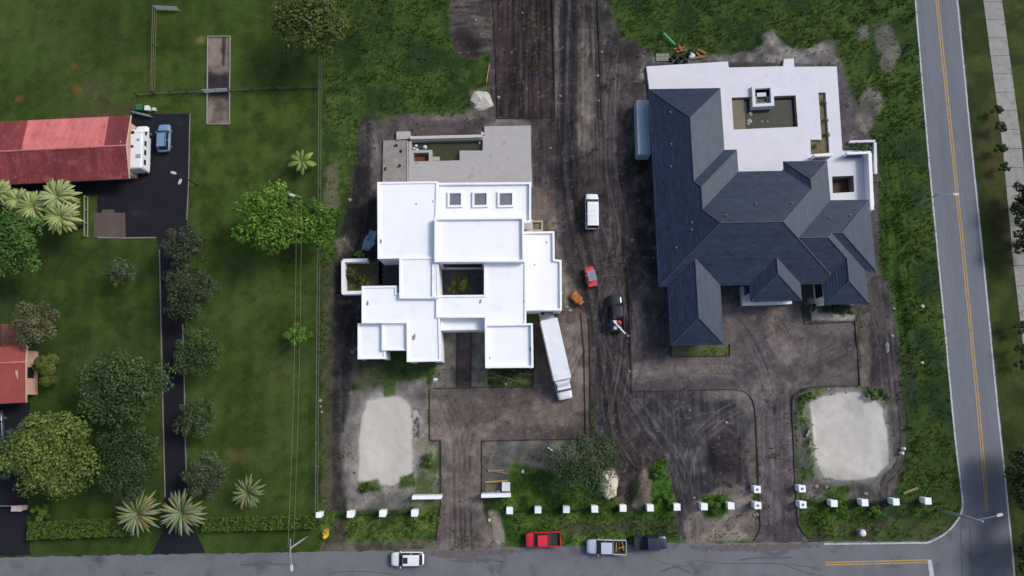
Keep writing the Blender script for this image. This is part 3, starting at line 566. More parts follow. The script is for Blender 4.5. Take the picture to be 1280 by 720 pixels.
block([(543, 327.5), (655.5, 327), (655, 271), (543, 272)], 6.2, .5, wins=[(0, .08, .52, 2.2, 4.4)])
block([(652, 388), (702.5, 388), (702, 325), (693.5, 324), (693, 289), (652, 289.5)], 4.5, .35, wins=[(1, .2, .45, 1, 2.6), (1, .6, .85, 1, 2.6), (0, .5, .8, .2, 2.4)])
block([(499, 373), (546, 373), (546, 321), (499, 322)], 5.5, wins=[(3, .1, .9, .2, 2.8)])
block([(452, 404), (508, 404), (508.5, 452.5), (551.5, 451.5), (549, 366), (496, 366), (496, 357), (452, 357.5)], 5.0, wins=[(2, .25, .75, .3, 2.8), (0, .1, .9, 3.6, 4.2)])
block([(447, 449), (482, 448.5), (481, 404), (447, 404)], 4.25, wins=[(0, .15, .8, .3, 2.7)]); block([(477, 438), (512, 438), (512, 404), (477, 404.5)], 4.6, wins=[(0, .1, .8, .3, 2.7)])
block([(545, 397), (606, 397), (606, 407), (658, 407), (658, 325), (605, 325), (605, 368.5), (545, 369)], 5.15, wins=[(0, .05, .95, .1, 3.2), (5, .1, .9, .1, 3)])
block([(551, 413), (607, 412), (607, 395), (551, 396)], 4.0, .25)
block([(606.5, 460), (667, 459.5), (666, 404), (606, 405)], 5.7, .45, wins=[(0, .08, .92, .05, 3.2), (1, .3, .7, 1.2, 2.6)])
block([(540, 330), (548, 330), (549, 372), (540, 372)], 5.6)
# skylights on the north roof
M_SKG = mat('skylight_glass', alb(118, 120, 126), .25, 1.2, .1, spec=.5)
for x0, x1 in ((559.5, 578.5), (590.5, 610.5), (622, 642.5)):
    zt = 4.9-.45; c0 = [P(*p, zt+.25) for p in ((x0, 259), (x1, 258.5), (x1, 239), (x0, 239.5))]; poly = [Vector((p.x, p.y)) for p in c0]
    s = MB().prism(poly, zt-.02, zt+.3, [inset(poly, .28)]).build('skylight', M_WR, r2)
    MB().prism(inset(poly, .24), zt, zt+.12).build('skylight_pane', M_SKG, wh)
for a in ((473, 262, .5), (474, 302, .6), (600, 377, .4), (655, 378, .9), (517, 421, .9), (481, 446, .4), (486, 270, .3), (459, 379, .7), (610, 445, .3)):
    pass
# scuffs and drain stains on the membrane (their own shapes, real dirt)
def blot(px, py, z, r, m, n=9, st=1.6):
    c = P(px, py, z); ph = random.random()*6; return [(c.x+r*(.5+random.random()*.7)*math.cos(6.283*i/n), c.y+st*r*(.5+random.random()*.7)*math.sin(6.283*i/n+.2)) for i in range(n)]
for px_, py_, z, r in ((473.7, 262, 5.15, .16), (475, 302, 5.15, .26), (600.5, 377, 5.00, .2), (655.5, 376, 5.00, .22), (517.5, 421, 4.85, .34), (520, 255, 5.15, .14), (541, 252, 5.15, .12), (459, 379, 4.85, .22), (612, 447, 5.26, .12), (664, 436, 5.26, .25), (683, 303, 4.16, .13), (668, 331, 4.16, .12)):
    MB().prism(blot(px_, py_, z, r, 0), z-.01, z+.006).build('drain_stain', M_RUST, wh)
for px_, py_ in ((643.5, 281), (660.5, 321)): pass
# pool deck of the white house
M_DECK = mat('grey_deck_concrete', alb(172, 168, 167), .9, .6, .07, .1, ns2=5, amt2=.05, stain=(alb(138, 132, 128), .58, .75, .6)); M_OLD = mat('rough_deck_concrete', alb(142, 136, 130), .92, 1., .16, .2, stain=(alb(92, 88, 80), .58, .72, 1.1))
M_WATER = mat('pool_water', alb(64, 66, 38), .08, .5, .12, spec=.5); M_WATER2 = mat('dark_pool_water', alb(46, 52, 38), .07, .5, .15, spec=.5)
pd = thing('pool_deck', 'grey concrete pool deck with green water pool behind the white house', 'pool deck', tuple(P(590, 200)))
zD = .32; hole = PL([(514.5, 176.5), (603.5, 174.5), (603.5, 188.3), (574.6, 188.3), (574.6, 200.5), (541, 201.5), (540, 187.5), (514.5, 187.8)], zD); tub = PL([(517, 191), (536, 190.6), (536, 201.5), (517, 202)], zD)
MB().prism(PL([(511, 176), (513, 176), (513, 172.5), (605.5, 170), (605.5, 158), (663.5, 157), (664, 200), (665.5, 234), (511, 234)], zD), -.25, zD, [hole, tub]).build('deck_slab', M_DECK, pd)
MB().prism(hole, -1.6, -1.5).build('pool_floor', M_OLD, pd); MB().prism(tub, -1.2, -.5).build('spa_floor', mat('rusty_earth', alb(108, 70, 48), .95, 2, .4, .3), pd)
pw = MB(); n_ = len(hole)
for i in range(n_): a, b = hole[i], hole[(i+1) % n_]; pw.beam(Vector((a.x, a.y, -.65)), Vector((b.x, b.y, -.65)), .06, 1.9)
pw.build('pool_wall', M_OLD, pd); pw = MB()
for i in range(4): a, b = tub[i], tub[(i+1) % 4]; pw.beam(Vector((a.x, a.y, -.4)), Vector((b.x, b.y, -.4)), .06, 1.4)
pw.build('spa_wall', M_OLD, pd); MB().sheet(inset(hole, -.05), -.42).build('pool_water', M_WATER, pd)
MB().prism(PL([(541.3, 196), (549.5, 196), (549.5, 200.8), (541.3, 201)], 0), -.9, .05).build('step', M_DECK, pd)
MB().beam(P(513, 172.8, .55), P(603.5, 170.6, .55), .45, .5).build('raised_edge', mat('pale_concrete', alb(188, 184, 180), .88, .8, .08, .1), pd)
oldp = thing('side_slab', 'rough stained concrete slab with plant holes west of the green pool', 'slab', tuple(P(495, 200)))
hol = [blot(px_, py_, .25, r, 0, 7, 1) for px_, py_, r in ((494.5, 182, .38), (501, 189, .36), (498.5, 208, .38), (481.5, 211, .3))]
MB().prism(PL([(479, 175.5), (508, 174.8), (508.5, 234), (478, 234)], .25), -.25, .25, hol).build('slab', M_OLD, oldp)
MB().prism(PL([(508.6, 176), (510.4, 176), (510.6, 234), (508.8, 234)], .32), -.2, .36).build('raised_edge', M_DECK, oldp)
MB().prism(PL([(495.5, 174.5), (513, 173), (512.8, 164), (495.5, 164.5)], .5), -.25, .5).build('pump_plinth', M_DECK, oldp)
# terrace and planter court on the west side
M_TILE = mat('plum_paving', alb(66, 58, 64), .85, 1.5, .12, .1)
tc = thing('garden_court', 'low white walled garden court on the west side of the white house', 'garden wall', tuple(P(450, 348)))
op = PL([(426.5, 368.5), (426.5, 324.5), (459, 324)], 1.5)
wallp = [(P(428.5, 325.8, 1.4), P(459, 325, 1.4)), (P(428.8, 325.8, 1.4), P(429, 366.5, 1.4)), (P(427.5, 366, 1.4), P(455, 365.5, 1.4))]
for i, (a, b) in enumerate(wallp): MB().beam(Vector((a.x, a.y, .7)), Vector((b.x, b.y, .7)), .5, 1.4+.004*i).build('wall', M_WW, tc)
MB().prism(PL([(473, 327), (500, 326), (500, 357), (473, 357)], .2), -.1, .2).build('terrace', M_TILE, tc)
for i in range(5): c = P(476, 328+i*6.2, .1); MB().box((c.x-.1, c.y, .12), (.8, .62, .16), .5).build('stepping_stone', mat('stone_step', alb(92, 86, 92), .9, 2, .15), tc)
MB().sheet(PL([(429, 327), (473, 327), (473, 366), (429, 366)]), .012).build('planting_soil', mat('garden_soil', alb(72, 72, 48), .95, 2, .4, .4), tc)
cf = struct(MB().prism(PL([(545, 327), (608, 327), (608, 372), (545, 372)]), -.1, .03).build('courtyard_floor', mat('courtyard_floor', alb(84, 86, 94), .9, .9, .2, .1, stain=(alb(120, 98, 84), .52, .66, .5))))
struct(MB().prism(PL([(552, 395), (606, 395), (606, 411), (552, 411)]), -.1, .05).build('porch_floor', M_TILE))
st = thing('entry_steps', 'pale concrete side steps by the east wall of the white house', 'steps', tuple(P(665, 283)))
MB().box((P(661, 286).x, P(661, 283).y, .35), (1.1, 1.9, .7)).build('landing', M_DECK, st)
a = P(670, 283); MB().prism([(a.x-.8, a.y-.8), (a.x+1, a.y-.8), (a.x+1, a.y+.8), (a.x-.8, a.y+.8)], -.05, .4, [[(a.x-.55, a.y-.55), (a.x+.75, a.y-.55), (a.x+.75, a.y+.55), (a.x-.55, a.y+.55)]]).build('planter_frame', mat('tan_block', alb(168, 156, 134), .9, 2, .1), st)

# ---------------- grey hip-roofed house
RA = math.radians(1.0); ca_, sa_ = math.cos(RA), math.sin(RA)
def GL(x, y, z=0): return Vector((x*ca_-y*sa_, x*sa_+y*ca_, z))
M_GT = mat('slate_roof_tile', alb(35, 44, 64), .5, .8, .16, .2, ns2=5, amt2=.25, spec=.30)
M_GT.node_tree.nodes['Principled BSDF'].inputs['Specular Tint'].default_value = (.8, .92, 1, 1)
_n = M_GT.node_tree; _b = _n.nodes['Principled BSDF']; _src = _b.inputs['Base Color'].links[0].from_socket; _a = _n.nodes.new('ShaderNodeAttribute'); _a.attribute_name = 'tone'
_v = _n.nodes.new('ShaderNodeVectorMath'); _v.operation = 'MULTIPLY'; _n.links.new(_src, _v.inputs[0]); _n.links.new(_a.outputs['Vector'], _v.inputs[1]); _n.links.new(_v.outputs[0], _b.inputs['Base Color'])
M_CAP = mat('ridge_tile', alb(62, 68, 82), .5, 2, .1); M_FAS = mat('grey_fascia', alb(96, 98, 104), .6, 2, .05)
gc = P(940, 280); gh = thing('grey_house', 'large house with dark slate-grey hipped tile roof of many wings', 'house', (gc.x, gc.y, 0))
EV, SL = 4.0, .37
HIPS = [('A', 20.85, 31.4, 14.8, 44.2, 1.0), ('B', 20.85, 33.2, 14.8, 34.7, 1.0), ('C', 20.85, 46.1, 14.8, 31.4, 1.0), ('D', 39.8, 46.1, 14.9, 32.8, .6), ('F', 34., 50.15, 15.05, 26.9, .6), ('E', 38., 51.6, 16.45, 26.9, .6), ('G', 44., 50.15, 11.85, 22.5, .35), ('H', 33.6, 40.8, 12.5, 23., .35), ('I', 22.15, 29.5, 6.5, 23., .95)]
M_GW = mat('grey_render', alb(150, 150, 152), .9, 1.2, .08, .1)
def roofz(x, y):
    best = 0
    for nm, x0, x1, y0, y1, ov in HIPS: best = max(best, min(x-x0, x1-x, y-y0, y1-y))
    return EV+best*SL
def hip(x0, x1, y0, y1, eps, ov):
    W_, L_ = x1-x0, y1-y0; z = EV+eps; h = min(W_, L_)/2; zr = z+h*SL; c = [(x0, y0), (x1, y0), (x1, y1), (x0, y1)]
    if L_ >= W_: r = [((x0+x1)/2, y0+h), ((x0+x1)/2, y1-h)]; faces = [(c[0], c[1], r[0], r[0]), (c[1], c[2], r[1], r[0]), (c[2], c[3], r[1], r[1]), (c[3], c[0], r[0], r[1])]
    else: r = [(x0+h, (y0+y1)/2), (x1-h, (y0+y1)/2)]; faces = [(c[0], c[1], r[1], r[0]), (c[1], c[2], r[1], r[1]), (c[2], c[3], r[0], r[1]), (c[3], c[0], r[0], r[0])]
    N = max(3, int(h/.36)); mb = MB(); tone = []
    for a, b, d, e in faces:
        A_, B_, D_, E_ = GL(*a, z), GL(*b, z), GL(*d, zr), GL(*e, zr)
        for k in range(N):
            t0, t1 = k/N, (k+1)/N; p, q_ = A_.lerp(E_, t0), B_.lerp(D_, t0); s1, s2 = A_.lerp(E_, t1), B_.lerp(D_, t1); u = Vector((0, 0, .034)); m_ = max(1, int((q_-p).length/.9)); ct = random.gauss(1, .06); sh_ = random.uniform(-.3, .3)/m_
            for e_ in range(m_):
                f0, f1 = (0 if e_ == 0 else e_/m_+sh_), (1 if e_ == m_-1 else (e_+1)/m_+sh_); p0, p1_, s0_, s1_ = p.lerp(q_, f0), p.lerp(q_, f1), s1.lerp(s2, f0), s1.lerp(s2, f1)
                mb.add([p0, p1_, p1_+u, p0+u], [(0, 1, 2, 3)]); mb.add([p0+u, p1_+u, s1_, s0_], [(0, 1, 2, 3)]); tv = ct*random.gauss(1, .13); tone += [tv]*8
    rf = mb.build('roof', M_GT, gh); at_ = rf.data.color_attributes.new('tone', 'FLOAT_COLOR', 'POINT'); at_.data.foreach_set('color', np.repeat(np.clip(np.array(tone), .55, 1.6), 4).astype('f'))
    pts = [GL(*p, z+.03) for p in c]; top = [GL(*p, zr+.05) for p in r]; cp = MB()
    prs = [(pts[0], top[0]), (pts[1], top[0] if L_ >= W_ else top[1]), (pts[2], top[1]), (pts[3], top[1] if L_ >= W_ else top[0])]
    if (top[0]-top[1]).length > .3: prs.append((top[0], top[1]))
    def lz(p): return roofz(p.x*ca_+p.y*sa_, -p.x*sa_+p.y*ca_)
    for a, b in prs:
        d = (b-a); d.z = 0; d.normalize(); nn = Vector((-d.y, d.x, 0))*.25; n_ = 30; run = []
        for k in range(n_+1):
            p = a.lerp(b, k/n_); ok = k < n_ or run
            m_ = a.lerp(b, min(.995, max(.005, k/n_))); e = lz(m_)
            ok = e < m_.z+.05 and lz(m_+nn)+lz(m_-nn) < 2*e-.05
            if ok: run.append(p)
            if (not ok or k == n_) and run:
                if len(run) > 1: MB().tube([run[0], run[-1]], .09, 6).build('ridge_cap', M_CAP, rf)
                run = []
    MB().prism([GL(*p).xy for p in c], z-.25, z-.003, [[GL(*p).xy for p in ((x0+.12, y0+.12), (x1-.12, y0+.12), (x1-.12, y1-.12), (x0+.12, y1-.12))]]).build('fascia', M_FAS, rf)
    MB().prism([GL(*p).xy for p in ((x0+.1, y0+.1), (x1-.1, y0+.1), (x1-.1, y1-.1), (x0+.1, y1-.1))], z-.2, z-.15).build('soffit', M_FAS, rf)
    return [GL(*p).xy for p in ((x0+ov, y0+ov), (x1-ov, y0+ov), (x1-ov, y1-ov), (x0+ov, y1-ov))]
for i, (nm, x0, x1, y0, y1, ov) in enumerate(HIPS):
    wl = hip(x0, x1, y0, y1, .005*i, ov); MB().prism(wl, -.05, EV-.2+.005*i).build('wall', M_WW if nm in 'GHEF' else M_GW, gh)
    if nm == 'H': window(gh, wl[0], wl[1], .2, .8, .2, 3.2); window(gh, wl[3], wl[0], .6, .9, .6, 2.8)
    if nm == 'G': window(gh, wl[0], wl[1], .2, .8, .6, 2.8); window(gh, wl[3], wl[0], .6, .9, .6, 2.8)
    if nm == 'I':
        window(gh, wl[0], wl[1], .25, .75, .8, 2.6)
        for t in (.62, .8): window(gh, wl[1], wl[2], t-.6, t-.44, .05, 2.7)
    if nm == 'C':
        for t in (.35, .48, .84): window(gh, wl[0], wl[1], t, t+.08, .3, 2.8)
        for t in (.3, .45): window(gh, wl[2], wl[3], t, t+.1, .2, 2.9)
    if nm == 'A':
        for t in (.2, .45, .7): window(gh, wl[3], wl[0], t, t+.06, .9, 2.7)
M_PIPE = mat('vent_pipe', alb(92, 100, 116), .5)
for px_, py_ in ((838, 140), (839, 180), (839, 208), (865, 278), (865, 287), (845.5, 309.5), (907.6, 269), (945, 255), (989.5, 254), (1037.5, 272), (1062.5, 269)):
    z = 5.
    for _ in range(5): p = P(px_, py_, z); lx, ly = p.x*ca_+p.y*sa_, -p.x*sa_+p.y*ca_; z = roofz(lx, ly)+.15
    MB().tube([(p.x, p.y, z-.45), (p.x, p.y, z+.2)], .09, 8).box((p.x, p.y, z-.1), (.3, .3, .05)).build('vent_pipe', M_PIPE, gh)
# white pool deck
M_WD = mat('white_deck', alb(214, 213, 220), .85, .5, .045, .05, ns2=5, amt2=.03, stain=(alb(190, 186, 186), .6, .8, .5))
zW = .45; wd = thing('white_pool_deck', 'white concrete pool deck with dark green pool behind the slate-roofed house', 'pool deck', tuple(P(960, 140)))
pool = PL([(914.5, 122), (994.5, 119), (997.5, 158.5), (917, 162)], zW); slot = PL([(1023, 115.5), (1032, 115.5), (1037, 191), (1013.5, 193), (1013, 174.5), (1027, 174.5)], zW); pit = PL([(1040, 220.5), (1067, 219.5), (1068, 240), (1041, 241.5)], zW)
MB().prism(PL([(808, 83), (910, 76.8), (911, 84.5), (979, 82.8), (980, 74), (992, 73), (993, 83.5), (1046, 83), (1053, 188), (1088, 188), (1093, 256), (1037, 262), (1000, 300), (835, 300), (814, 130)], zW), -.3, zW, [pool, slot, pit]).build('deck_slab', M_WD, wd)
for lp, nm in ((pool, 'pool_wall'), (pit, 'pit_wall')):
    pw = MB()
    for i in range(4): a, b = lp[i], lp[(i+1) % 4]; pw.beam(Vector((a.x, a.y, -.6)), Vector((b.x, b.y, -.6)), .06, 2.04)
    pw.build(nm, M_OLD, wd)
MB().sheet(inset(pool, -.05), -.35).build('pool_water', M_WATER2, wd); MB().prism(pool, -1.75, -1.6).build('pool_floor', M_OLD, wd)
MB().prism(PL([(914.8, 122.3), (930, 121.6), (932.5, 160.8), (917.2, 161.6)], 0), -1.5, -.08).build('sun_shelf', mat('olive_plaster', alb(122, 116, 94), .9, .8, .1), wd)
tb = PL([(940, 107.5), (966.5, 106), (968, 132), (941, 133.5)], 1.0)
sp = MB().prism(tb, -1.5, 1.0, [inset(tb, .45)]).build('spa_rim', M_WD, wd); MB().prism(inset(tb, .42), -.2, .45, [inset(tb, .9)]).build('spa_seat', mat('spa_tile', alb(112, 118, 124), .6, 2, .1), sp); MB().prism(inset(tb, .85), -.5, .05).build('spa_water', M_WATER, sp)
MB().prism(inset(slot, -.02), -.2, .12).build('planting_soil', mat('bed_soil', alb(108, 100, 74), .95, 1.5, .4, .4), wd)
MB().prism(pit, -1.6, -1.2).build('pit_floor', mat('pit_earth', alb(84, 68, 56), .95, 2, .35, .4), wd)
pwall = thing('patio_wall', 'white patio wall with dark opening on the east side of the slate-roofed house', 'wall', tuple(P(1070, 220)))
def wseg(a, b, h, t=.35, nm='wall', m=None): A_, B_ = P(*a, h), P(*b, h); return MB().beam(Vector((A_.x, A_.y, h/2)), Vector((B_.x, B_.y, h/2)), t, h).build(nm, m or M_WW, pwall)
wseg((1018, 194), (1041, 193), 1.9); wseg((1059, 191.5), (1089, 190.5), 1.9); wseg((1087.6, 191.5), (1090.5, 262), 1.904, .5)
A_, B_ = P(1059, 194, 1.5), P(1079, 193.4, 1.5); MB().beam(Vector((A_.x, A_.y-.06, 1.0)), Vector((B_.x, B_.y-.06, 1.0)), .1, .95).build('opening', M_GL, pwall)
A_, B_ = P(1020, 197, 1.5), P(1038, 196, 1.5); MB().beam(Vector((A_.x, A_.y-.02, .9)), Vector((B_.x, B_.y-.02, .9)), .1, .7).build('opening', M_GL, pwall)
wseg((1094, 178), (1095, 217), .5, .4, 'ledge', M_WD); wseg((1062, 177), (1094, 176), .5, .35, 'ledge', M_WD)
po = thing('patio_step_wall', 'short white wall beside the front porch of the slate-roofed house', 'wall', tuple(P(945, 379)))
A_, B_ = P(928, 380, .8), P(990, 378, .8); MB().beam(Vector((A_.x, A_.y, .4)), Vector((B_.x, B_.y, .4)), .4, .8).build('low_wall', M_WW, po); A_, B_ = P(930, 378, .8), P(929, 358, .8); MB().beam(Vector((A_.x, A_.y, .4)), Vector((B_.x, B_.y, .4)), .6, .79).build('low_wall', M_WW, po)

# ---------------- red metal-roofed barn and the small red-roofed house at the west edge
def ribroof(parent, e0, e1, r0, r1, ns, m_of, ribs=5):
    """sheets between eave e0-e1 and ridge r0-r1"""
    for i in range(ns):
        t0, t1 = i/ns, (i+1)/ns; mb = MB(); A_, B_ = e0.lerp(e1, t0), e0.lerp(e1, t1); D_, E_ = r0.lerp(r1, t0), r0.lerp(r1, t1)
        up = (B_-A_).cross(D_-A_).normalized(); up = up if up.z > 0 else -up; z = random.uniform(0, .012)
        prof = []
        for k in range(ribs): prof += [(k/ribs, 0), ((k+.62)/ribs, 0), ((k+.7)/ribs, .05), ((k+.92)/ribs, .05)]
        prof.append((1.0, 0)); n = len(prof); vs = []
        for t, hh in prof: vs += [A_.lerp(B_, t)+up*(hh+z), D_.lerp(E_, t)+up*(hh+z)]
        mb.add(vs, [(2*k, 2*k+2, 2*k+3, 2*k+1) for k in range(n-1)]); mb.build('roof_sheet', m_of(i/ns), parent, fixn=False)
M_RD = mat('weathered_red_sheet', alb(126, 60, 60), .6, 1.2, .22, ns2=5, amt2=.25, rnd=.16, stain=(alb(158, 96, 98), .55, .72, .7), stretch=(1, .25, 1)); M_RP = mat('faded_pink_sheet', alb(198, 116, 116), .6, 1.2, .16, ns2=4, amt2=.12, rnd=.06, stain=(alb(168, 84, 88), .56, .7, 1.0), stretch=(1, .25, 1)); M_RK = mat('dark_red_sheet', alb(120, 58, 62), .6, .8, .16, ns2=4, amt2=.16, rnd=.08, stretch=(1, .25, 1)); M_PEACH = mat('peach_stucco', alb(200, 164, 144), .9, 1.5, .06)
def barn(px_n, px_r, px_s, ze, zr, name, label, nsheet, mN, mS, xw=-90):
    n1, r1, s1 = P(*px_n, ze), P(*px_r, zr), P(*px_s, ze); dn = (P(px_n[0]-160, px_n[1]+7.5, ze)-n1).normalized(); Lh = 28
    n0, r0, s0 = n1+dn*Lh, r1+dn*Lh, s1+dn*Lh
    t = thing(name, label, 'building', tuple(((n0+s1)/2).xy)+(0,))
    wl = [n1+(s1-n1).normalized()*.6+dn*.7, s1-(s1-n1).normalized()*1.1+dn*.7]; wl = [wl[0], wl[1], wl[1]+dn*(Lh-1), wl[0]+dn*(Lh-1)]
    w_ = MB().prism([p.xy for p in wl], -.05, ze-.06).build('wall', M_PEACH, t)
    g = MB(); a, b = Vector((*wl[0].xy, ze-.07)), Vector((*wl[1].xy, ze-.07)); c = (a+b)/2; c.z = zr-.12; k = dn*.25; g.add([a, b, c, a+k, b+k, c+k], [(0, 1, 2), (5, 4, 3), (0, 3, 4, 1), (1, 4, 5, 2), (2, 5, 3, 0)]); g.build('gable', M_PEACH, t, fixn=True)
    ribroof(t, n1, n0, r1, r0, nsheet, mN); ribroof(t, s1, s0, r1, r0, nsheet, mS)
    MB().tube([r1+Vector((0, 0, .03)), r0+Vector((0, 0, .03))], .16, 6).build('ridge_cap', mN(.2) if False else M_RP, t)
    bb = MB(); bb.beam(n1, r1, .1, .22).beam(s1, r1, .1, .22).build('verge_trim', M_PEACH, t)
    sw_ = MB(); sw_.add([n1-Vector((0, 0, .05)), s1-Vector((0, 0, .05)), s0-Vector((0, 0, .05)), n0-Vector((0, 0, .05))], [(0, 3, 2, 1)]); sw_.build('ceiling', M_PEACH, t)
    return t, wl
barn((164, 144.5), (158, 182), (162, 223), 3.4, 4.7, 'red_barn', 'long barn with faded red ribbed metal roof and peach gable end', 26, lambda t: M_RK if t < .11 else (M_RP if t < .52 else M_RD), lambda t: M_RD)
tt, wl = barn((34.5, 432), (32.5, 452.5), (33, 503), 3.3, 4.4, 'small_red_house', 'small peach house with coral red metal roof beside brick patio', 26, lambda t: MATS['coral_sheet'], lambda t: MATS['coral_sheet']) if mat('coral_sheet', alb(156, 80, 75), .6, .6, .08, ns2=3, amt2=.08, rnd=.05) else None
window(tt, wl[1], wl[0], .38, .62, 1., 2.5)
M_BRICK = mat('brick_paver', alb(122, 82, 70), .9, 2, .12, rnd=.16)
bp = struct(MB().prism(PL([(2, 405), (31, 405), (31, 434), (-30, 434), (-30, 405)]), -.1, .015).build('patio', mat('patio_bed', alb(84, 66, 58), .95)))
for i in range(9):
    for j in range(9):
        a = P(3.5+i*3.1, 406.5+j*3.1); mb = MB().box((a.x, a.y, .03), (.34, .34, .05), random.uniform(-.02, .02)); mb.build('paver', M_BRICK, bp)
slab = struct(MB().prism(PL([(118, 266), (128, 266), (128, 262), (143, 262), (143, 266), (156.5, 266), (157, 296), (117, 297)]), -.1, .06).build('patio', mat('brown_slab', alb(92, 80, 74), .9, .8, .15, .2, ns2=5, amt2=.1)))
# ---------------- trees
M_BARK = mat('bark', alb(92, 80, 68), .95, 3, .25, .4)
def quads(C0, Nn, size, asp, cols, name, seed, jit=.6):
    """one small leaf-spray face per point"""
    g = np.random.default_rng(seed); n = len(C0); Nn = Nn+g.normal(0, jit, Nn.shape); Nn /= np.linalg.norm(Nn, axis=1, keepdims=True)+1e-9
    r = g.normal(0, 1, (n, 3)); U = np.cross(Nn, r); U /= np.linalg.norm(U, axis=1, keepdims=True)+1e-9; W_ = np.cross(Nn, U)
    s = size*g.uniform(.6, 1.35, (n, 1)); U *= s*.5; W_ *= s*.5*asp
    dr = -Nn*s*.18
    V = np.stack([C0-U+dr*.6, C0-W_*.9, C0+U*1.1+dr, C0+W_*.9], 1).reshape(-1, 3)
    return V, np.arange(n*4).reshape(-1, 4), np.repeat(cols, 4, 0)
def crown_pts(blobs, n, seed, up=.35):
    g = np.random.default_rng(seed); B = np.array(blobs); wgt = B[:, 3]**2; k = g.choice(len(B), n, p=wgt/wgt.sum())
    d = g.normal(0, 1, (n, 3)); d[:, 2] = np.where(g.random(n) < up, np.abs(d[:, 2]), d[:, 2]); d /= np.linalg.norm(d, axis=1, keepdims=True)
    rr = g.uniform(.72, 1.05, (n, 1))*B[k, 3:4]
    return B[k, :3]+d*rr*np.array([1, 1, .85]), d, k, B
TREES = 0
def tree(name, label, cx, cy, rx, ry, h, col, leaf=.42, n=None, dens=1., group=None, trunk=.22, cat='tree', sub=None, seed=None, warm=0, base=.35):
    global TREES; TREES += 1; sd = seed or 100+TREES; g = random.Random(sd)
    c = P(cx, cy, h*.62); sc = (P(cx+1, cy, h*.62)-c).length; RX, RY = rx*sc*1.06, ry*sc*1.06; RZ = h*(1-base)*.5; zc = h*base+RZ
    t = thing(name, label, cat, (c.x, c.y, 0), 0, group); ORG[t.name] = Vector((c.x, c.y, 0))
    blobs = []; nb = sub or max(9, int(12+RX*RY*1.35)); gold = 2.39996
    for i in range(nb):
        u = (i+.5)/nb; rr = math.sqrt(u)*g.uniform(.74, 1.04); a = i*gold+g.uniform(-.4, .4)
        dz = math.sqrt(max(0, 1-(rr*.9)**2)); br = (.17+.13*g.random())*math.sqrt(RX*RY)*(1.08-.3*rr)*(1.25 if RX < 2.5 else 1)
        lvl = dz*g.uniform(.35, .8)-(.25 if g.random() < .25 else 0)
        blobs.append((c.x+math.cos(a)*RX*rr*.86, c.y+math.sin(a)*RY*rr*.86, zc+RZ*lvl*.8, max(.25, br)))
    leaf *= .8
    n = n or int(RX*RY*3.14*44*dens/(leaf/.42)**1.6)
    C0, d, k, B = crown_pts(blobs, n, sd); rg = np.random.default_rng(sd)
    bt = rg.uniform(.68, 1.3, len(B))[k][:, None]; colr = np.array(alb(*col))[None]*1.24*bt*rg.uniform(.6, 1.4, (n, 1)); hue = rg.normal(0, .08, (n, 1)); colr = colr*np.concatenate([1+hue+warm*.2, 1+hue*.3, 1-hue], 1)
    V, Fc, K = quads(C0, d+np.array([0.25, 0, .8]), leaf, .62, colr, name, sd)
    o = tri_mesh('crown', V-np.array([c.x, c.y, 0]), Fc, K, None); o.parent = t
    tm = MB(); top = zc-RZ*.1; tm.tube([(c.x, c.y, -.1), (c.x+.08, c.y, h*base*.6), (c.x+g.uniform(-.3, .3), c.y+g.uniform(-.3, .3), top)], [trunk*h/8*1.4, trunk*h/8, trunk*h/8*.5], 8)
    for i in g.sample(range(nb), min(nb, 9)):
        b = blobs[i]; tm.tube([(c.x, c.y, h*base*g.uniform(.7, 1.1)), ((c.x+b[0])/2, (c.y+b[1])/2, (h*base+b[2])/2+.2), b[:3]], [trunk*h/8*.55, trunk*h/8*.35, .03], 5)
    tm.build('trunk', M_BARK, t, smooth=True); return t
def shrub(label, cx, cy, r, h, col, name='shrub', leaf=.26, group=None, dens=1.3, cat='shrub', ry=None): return tree(name, label, cx, cy, r, ry or r, h, col, leaf, None, dens, group, .08, cat, 6, base=.12)
tree('broadleaf_tree', 'dense olive-green round tree at the head of the wire fence', 389, 33, 53, 46, 10, (72, 84, 40), .62, warm=.3)
tree('broadleaf_tree', 'bright green broad tree with glossy leaves beside the wire fence', 341, 274, 47, 47, 9, (84, 118, 38), .6); tree('broadleaf_tree', 'bright green tree leaning over the wire fence toward the white house', 398, 284, 33, 33, 7, (80, 114, 38), .52)
tree('broadleaf_tree', 'large deep green tree with tight round clumps south of the fan palms', 12, 309, 55, 52, 10, (62, 92, 40), .6, sub=34)
tree('small_tree', 'lone small grey-green tree on the lawn west of the long driveway', 153, 342, 19, 20, 4.5, (72, 82, 56), .3)
tree('flowering_tree', 'loose grey-olive tree in sparse leaf beside the coral roof', 48, 405, 33, 32, 6.5, (96, 98, 68), .36, warm=.2, dens=.9); shrub('yellow-green shrub against the peach wall of the coral roofed house', 58, 462, 20, 3, (88, 98, 46), 'shrub', ry=26)
tree('spreading_tree', 'wide dark green spreading tree overhanging the long driveway', 158, 484, 62, 50, 9, (64, 84, 44), .5)
tree('spreading_tree', 'big yellow-green tree over the lawn near the clipped hedge', 71, 566, 63, 58, 9, (92, 108, 50), .5, warm=.15); tree('spreading_tree', 'dim dark green tree between the yellow-green tree and the driveway', 160, 574, 48, 50, 6.5, (52, 68, 36), .42, dens=1.)
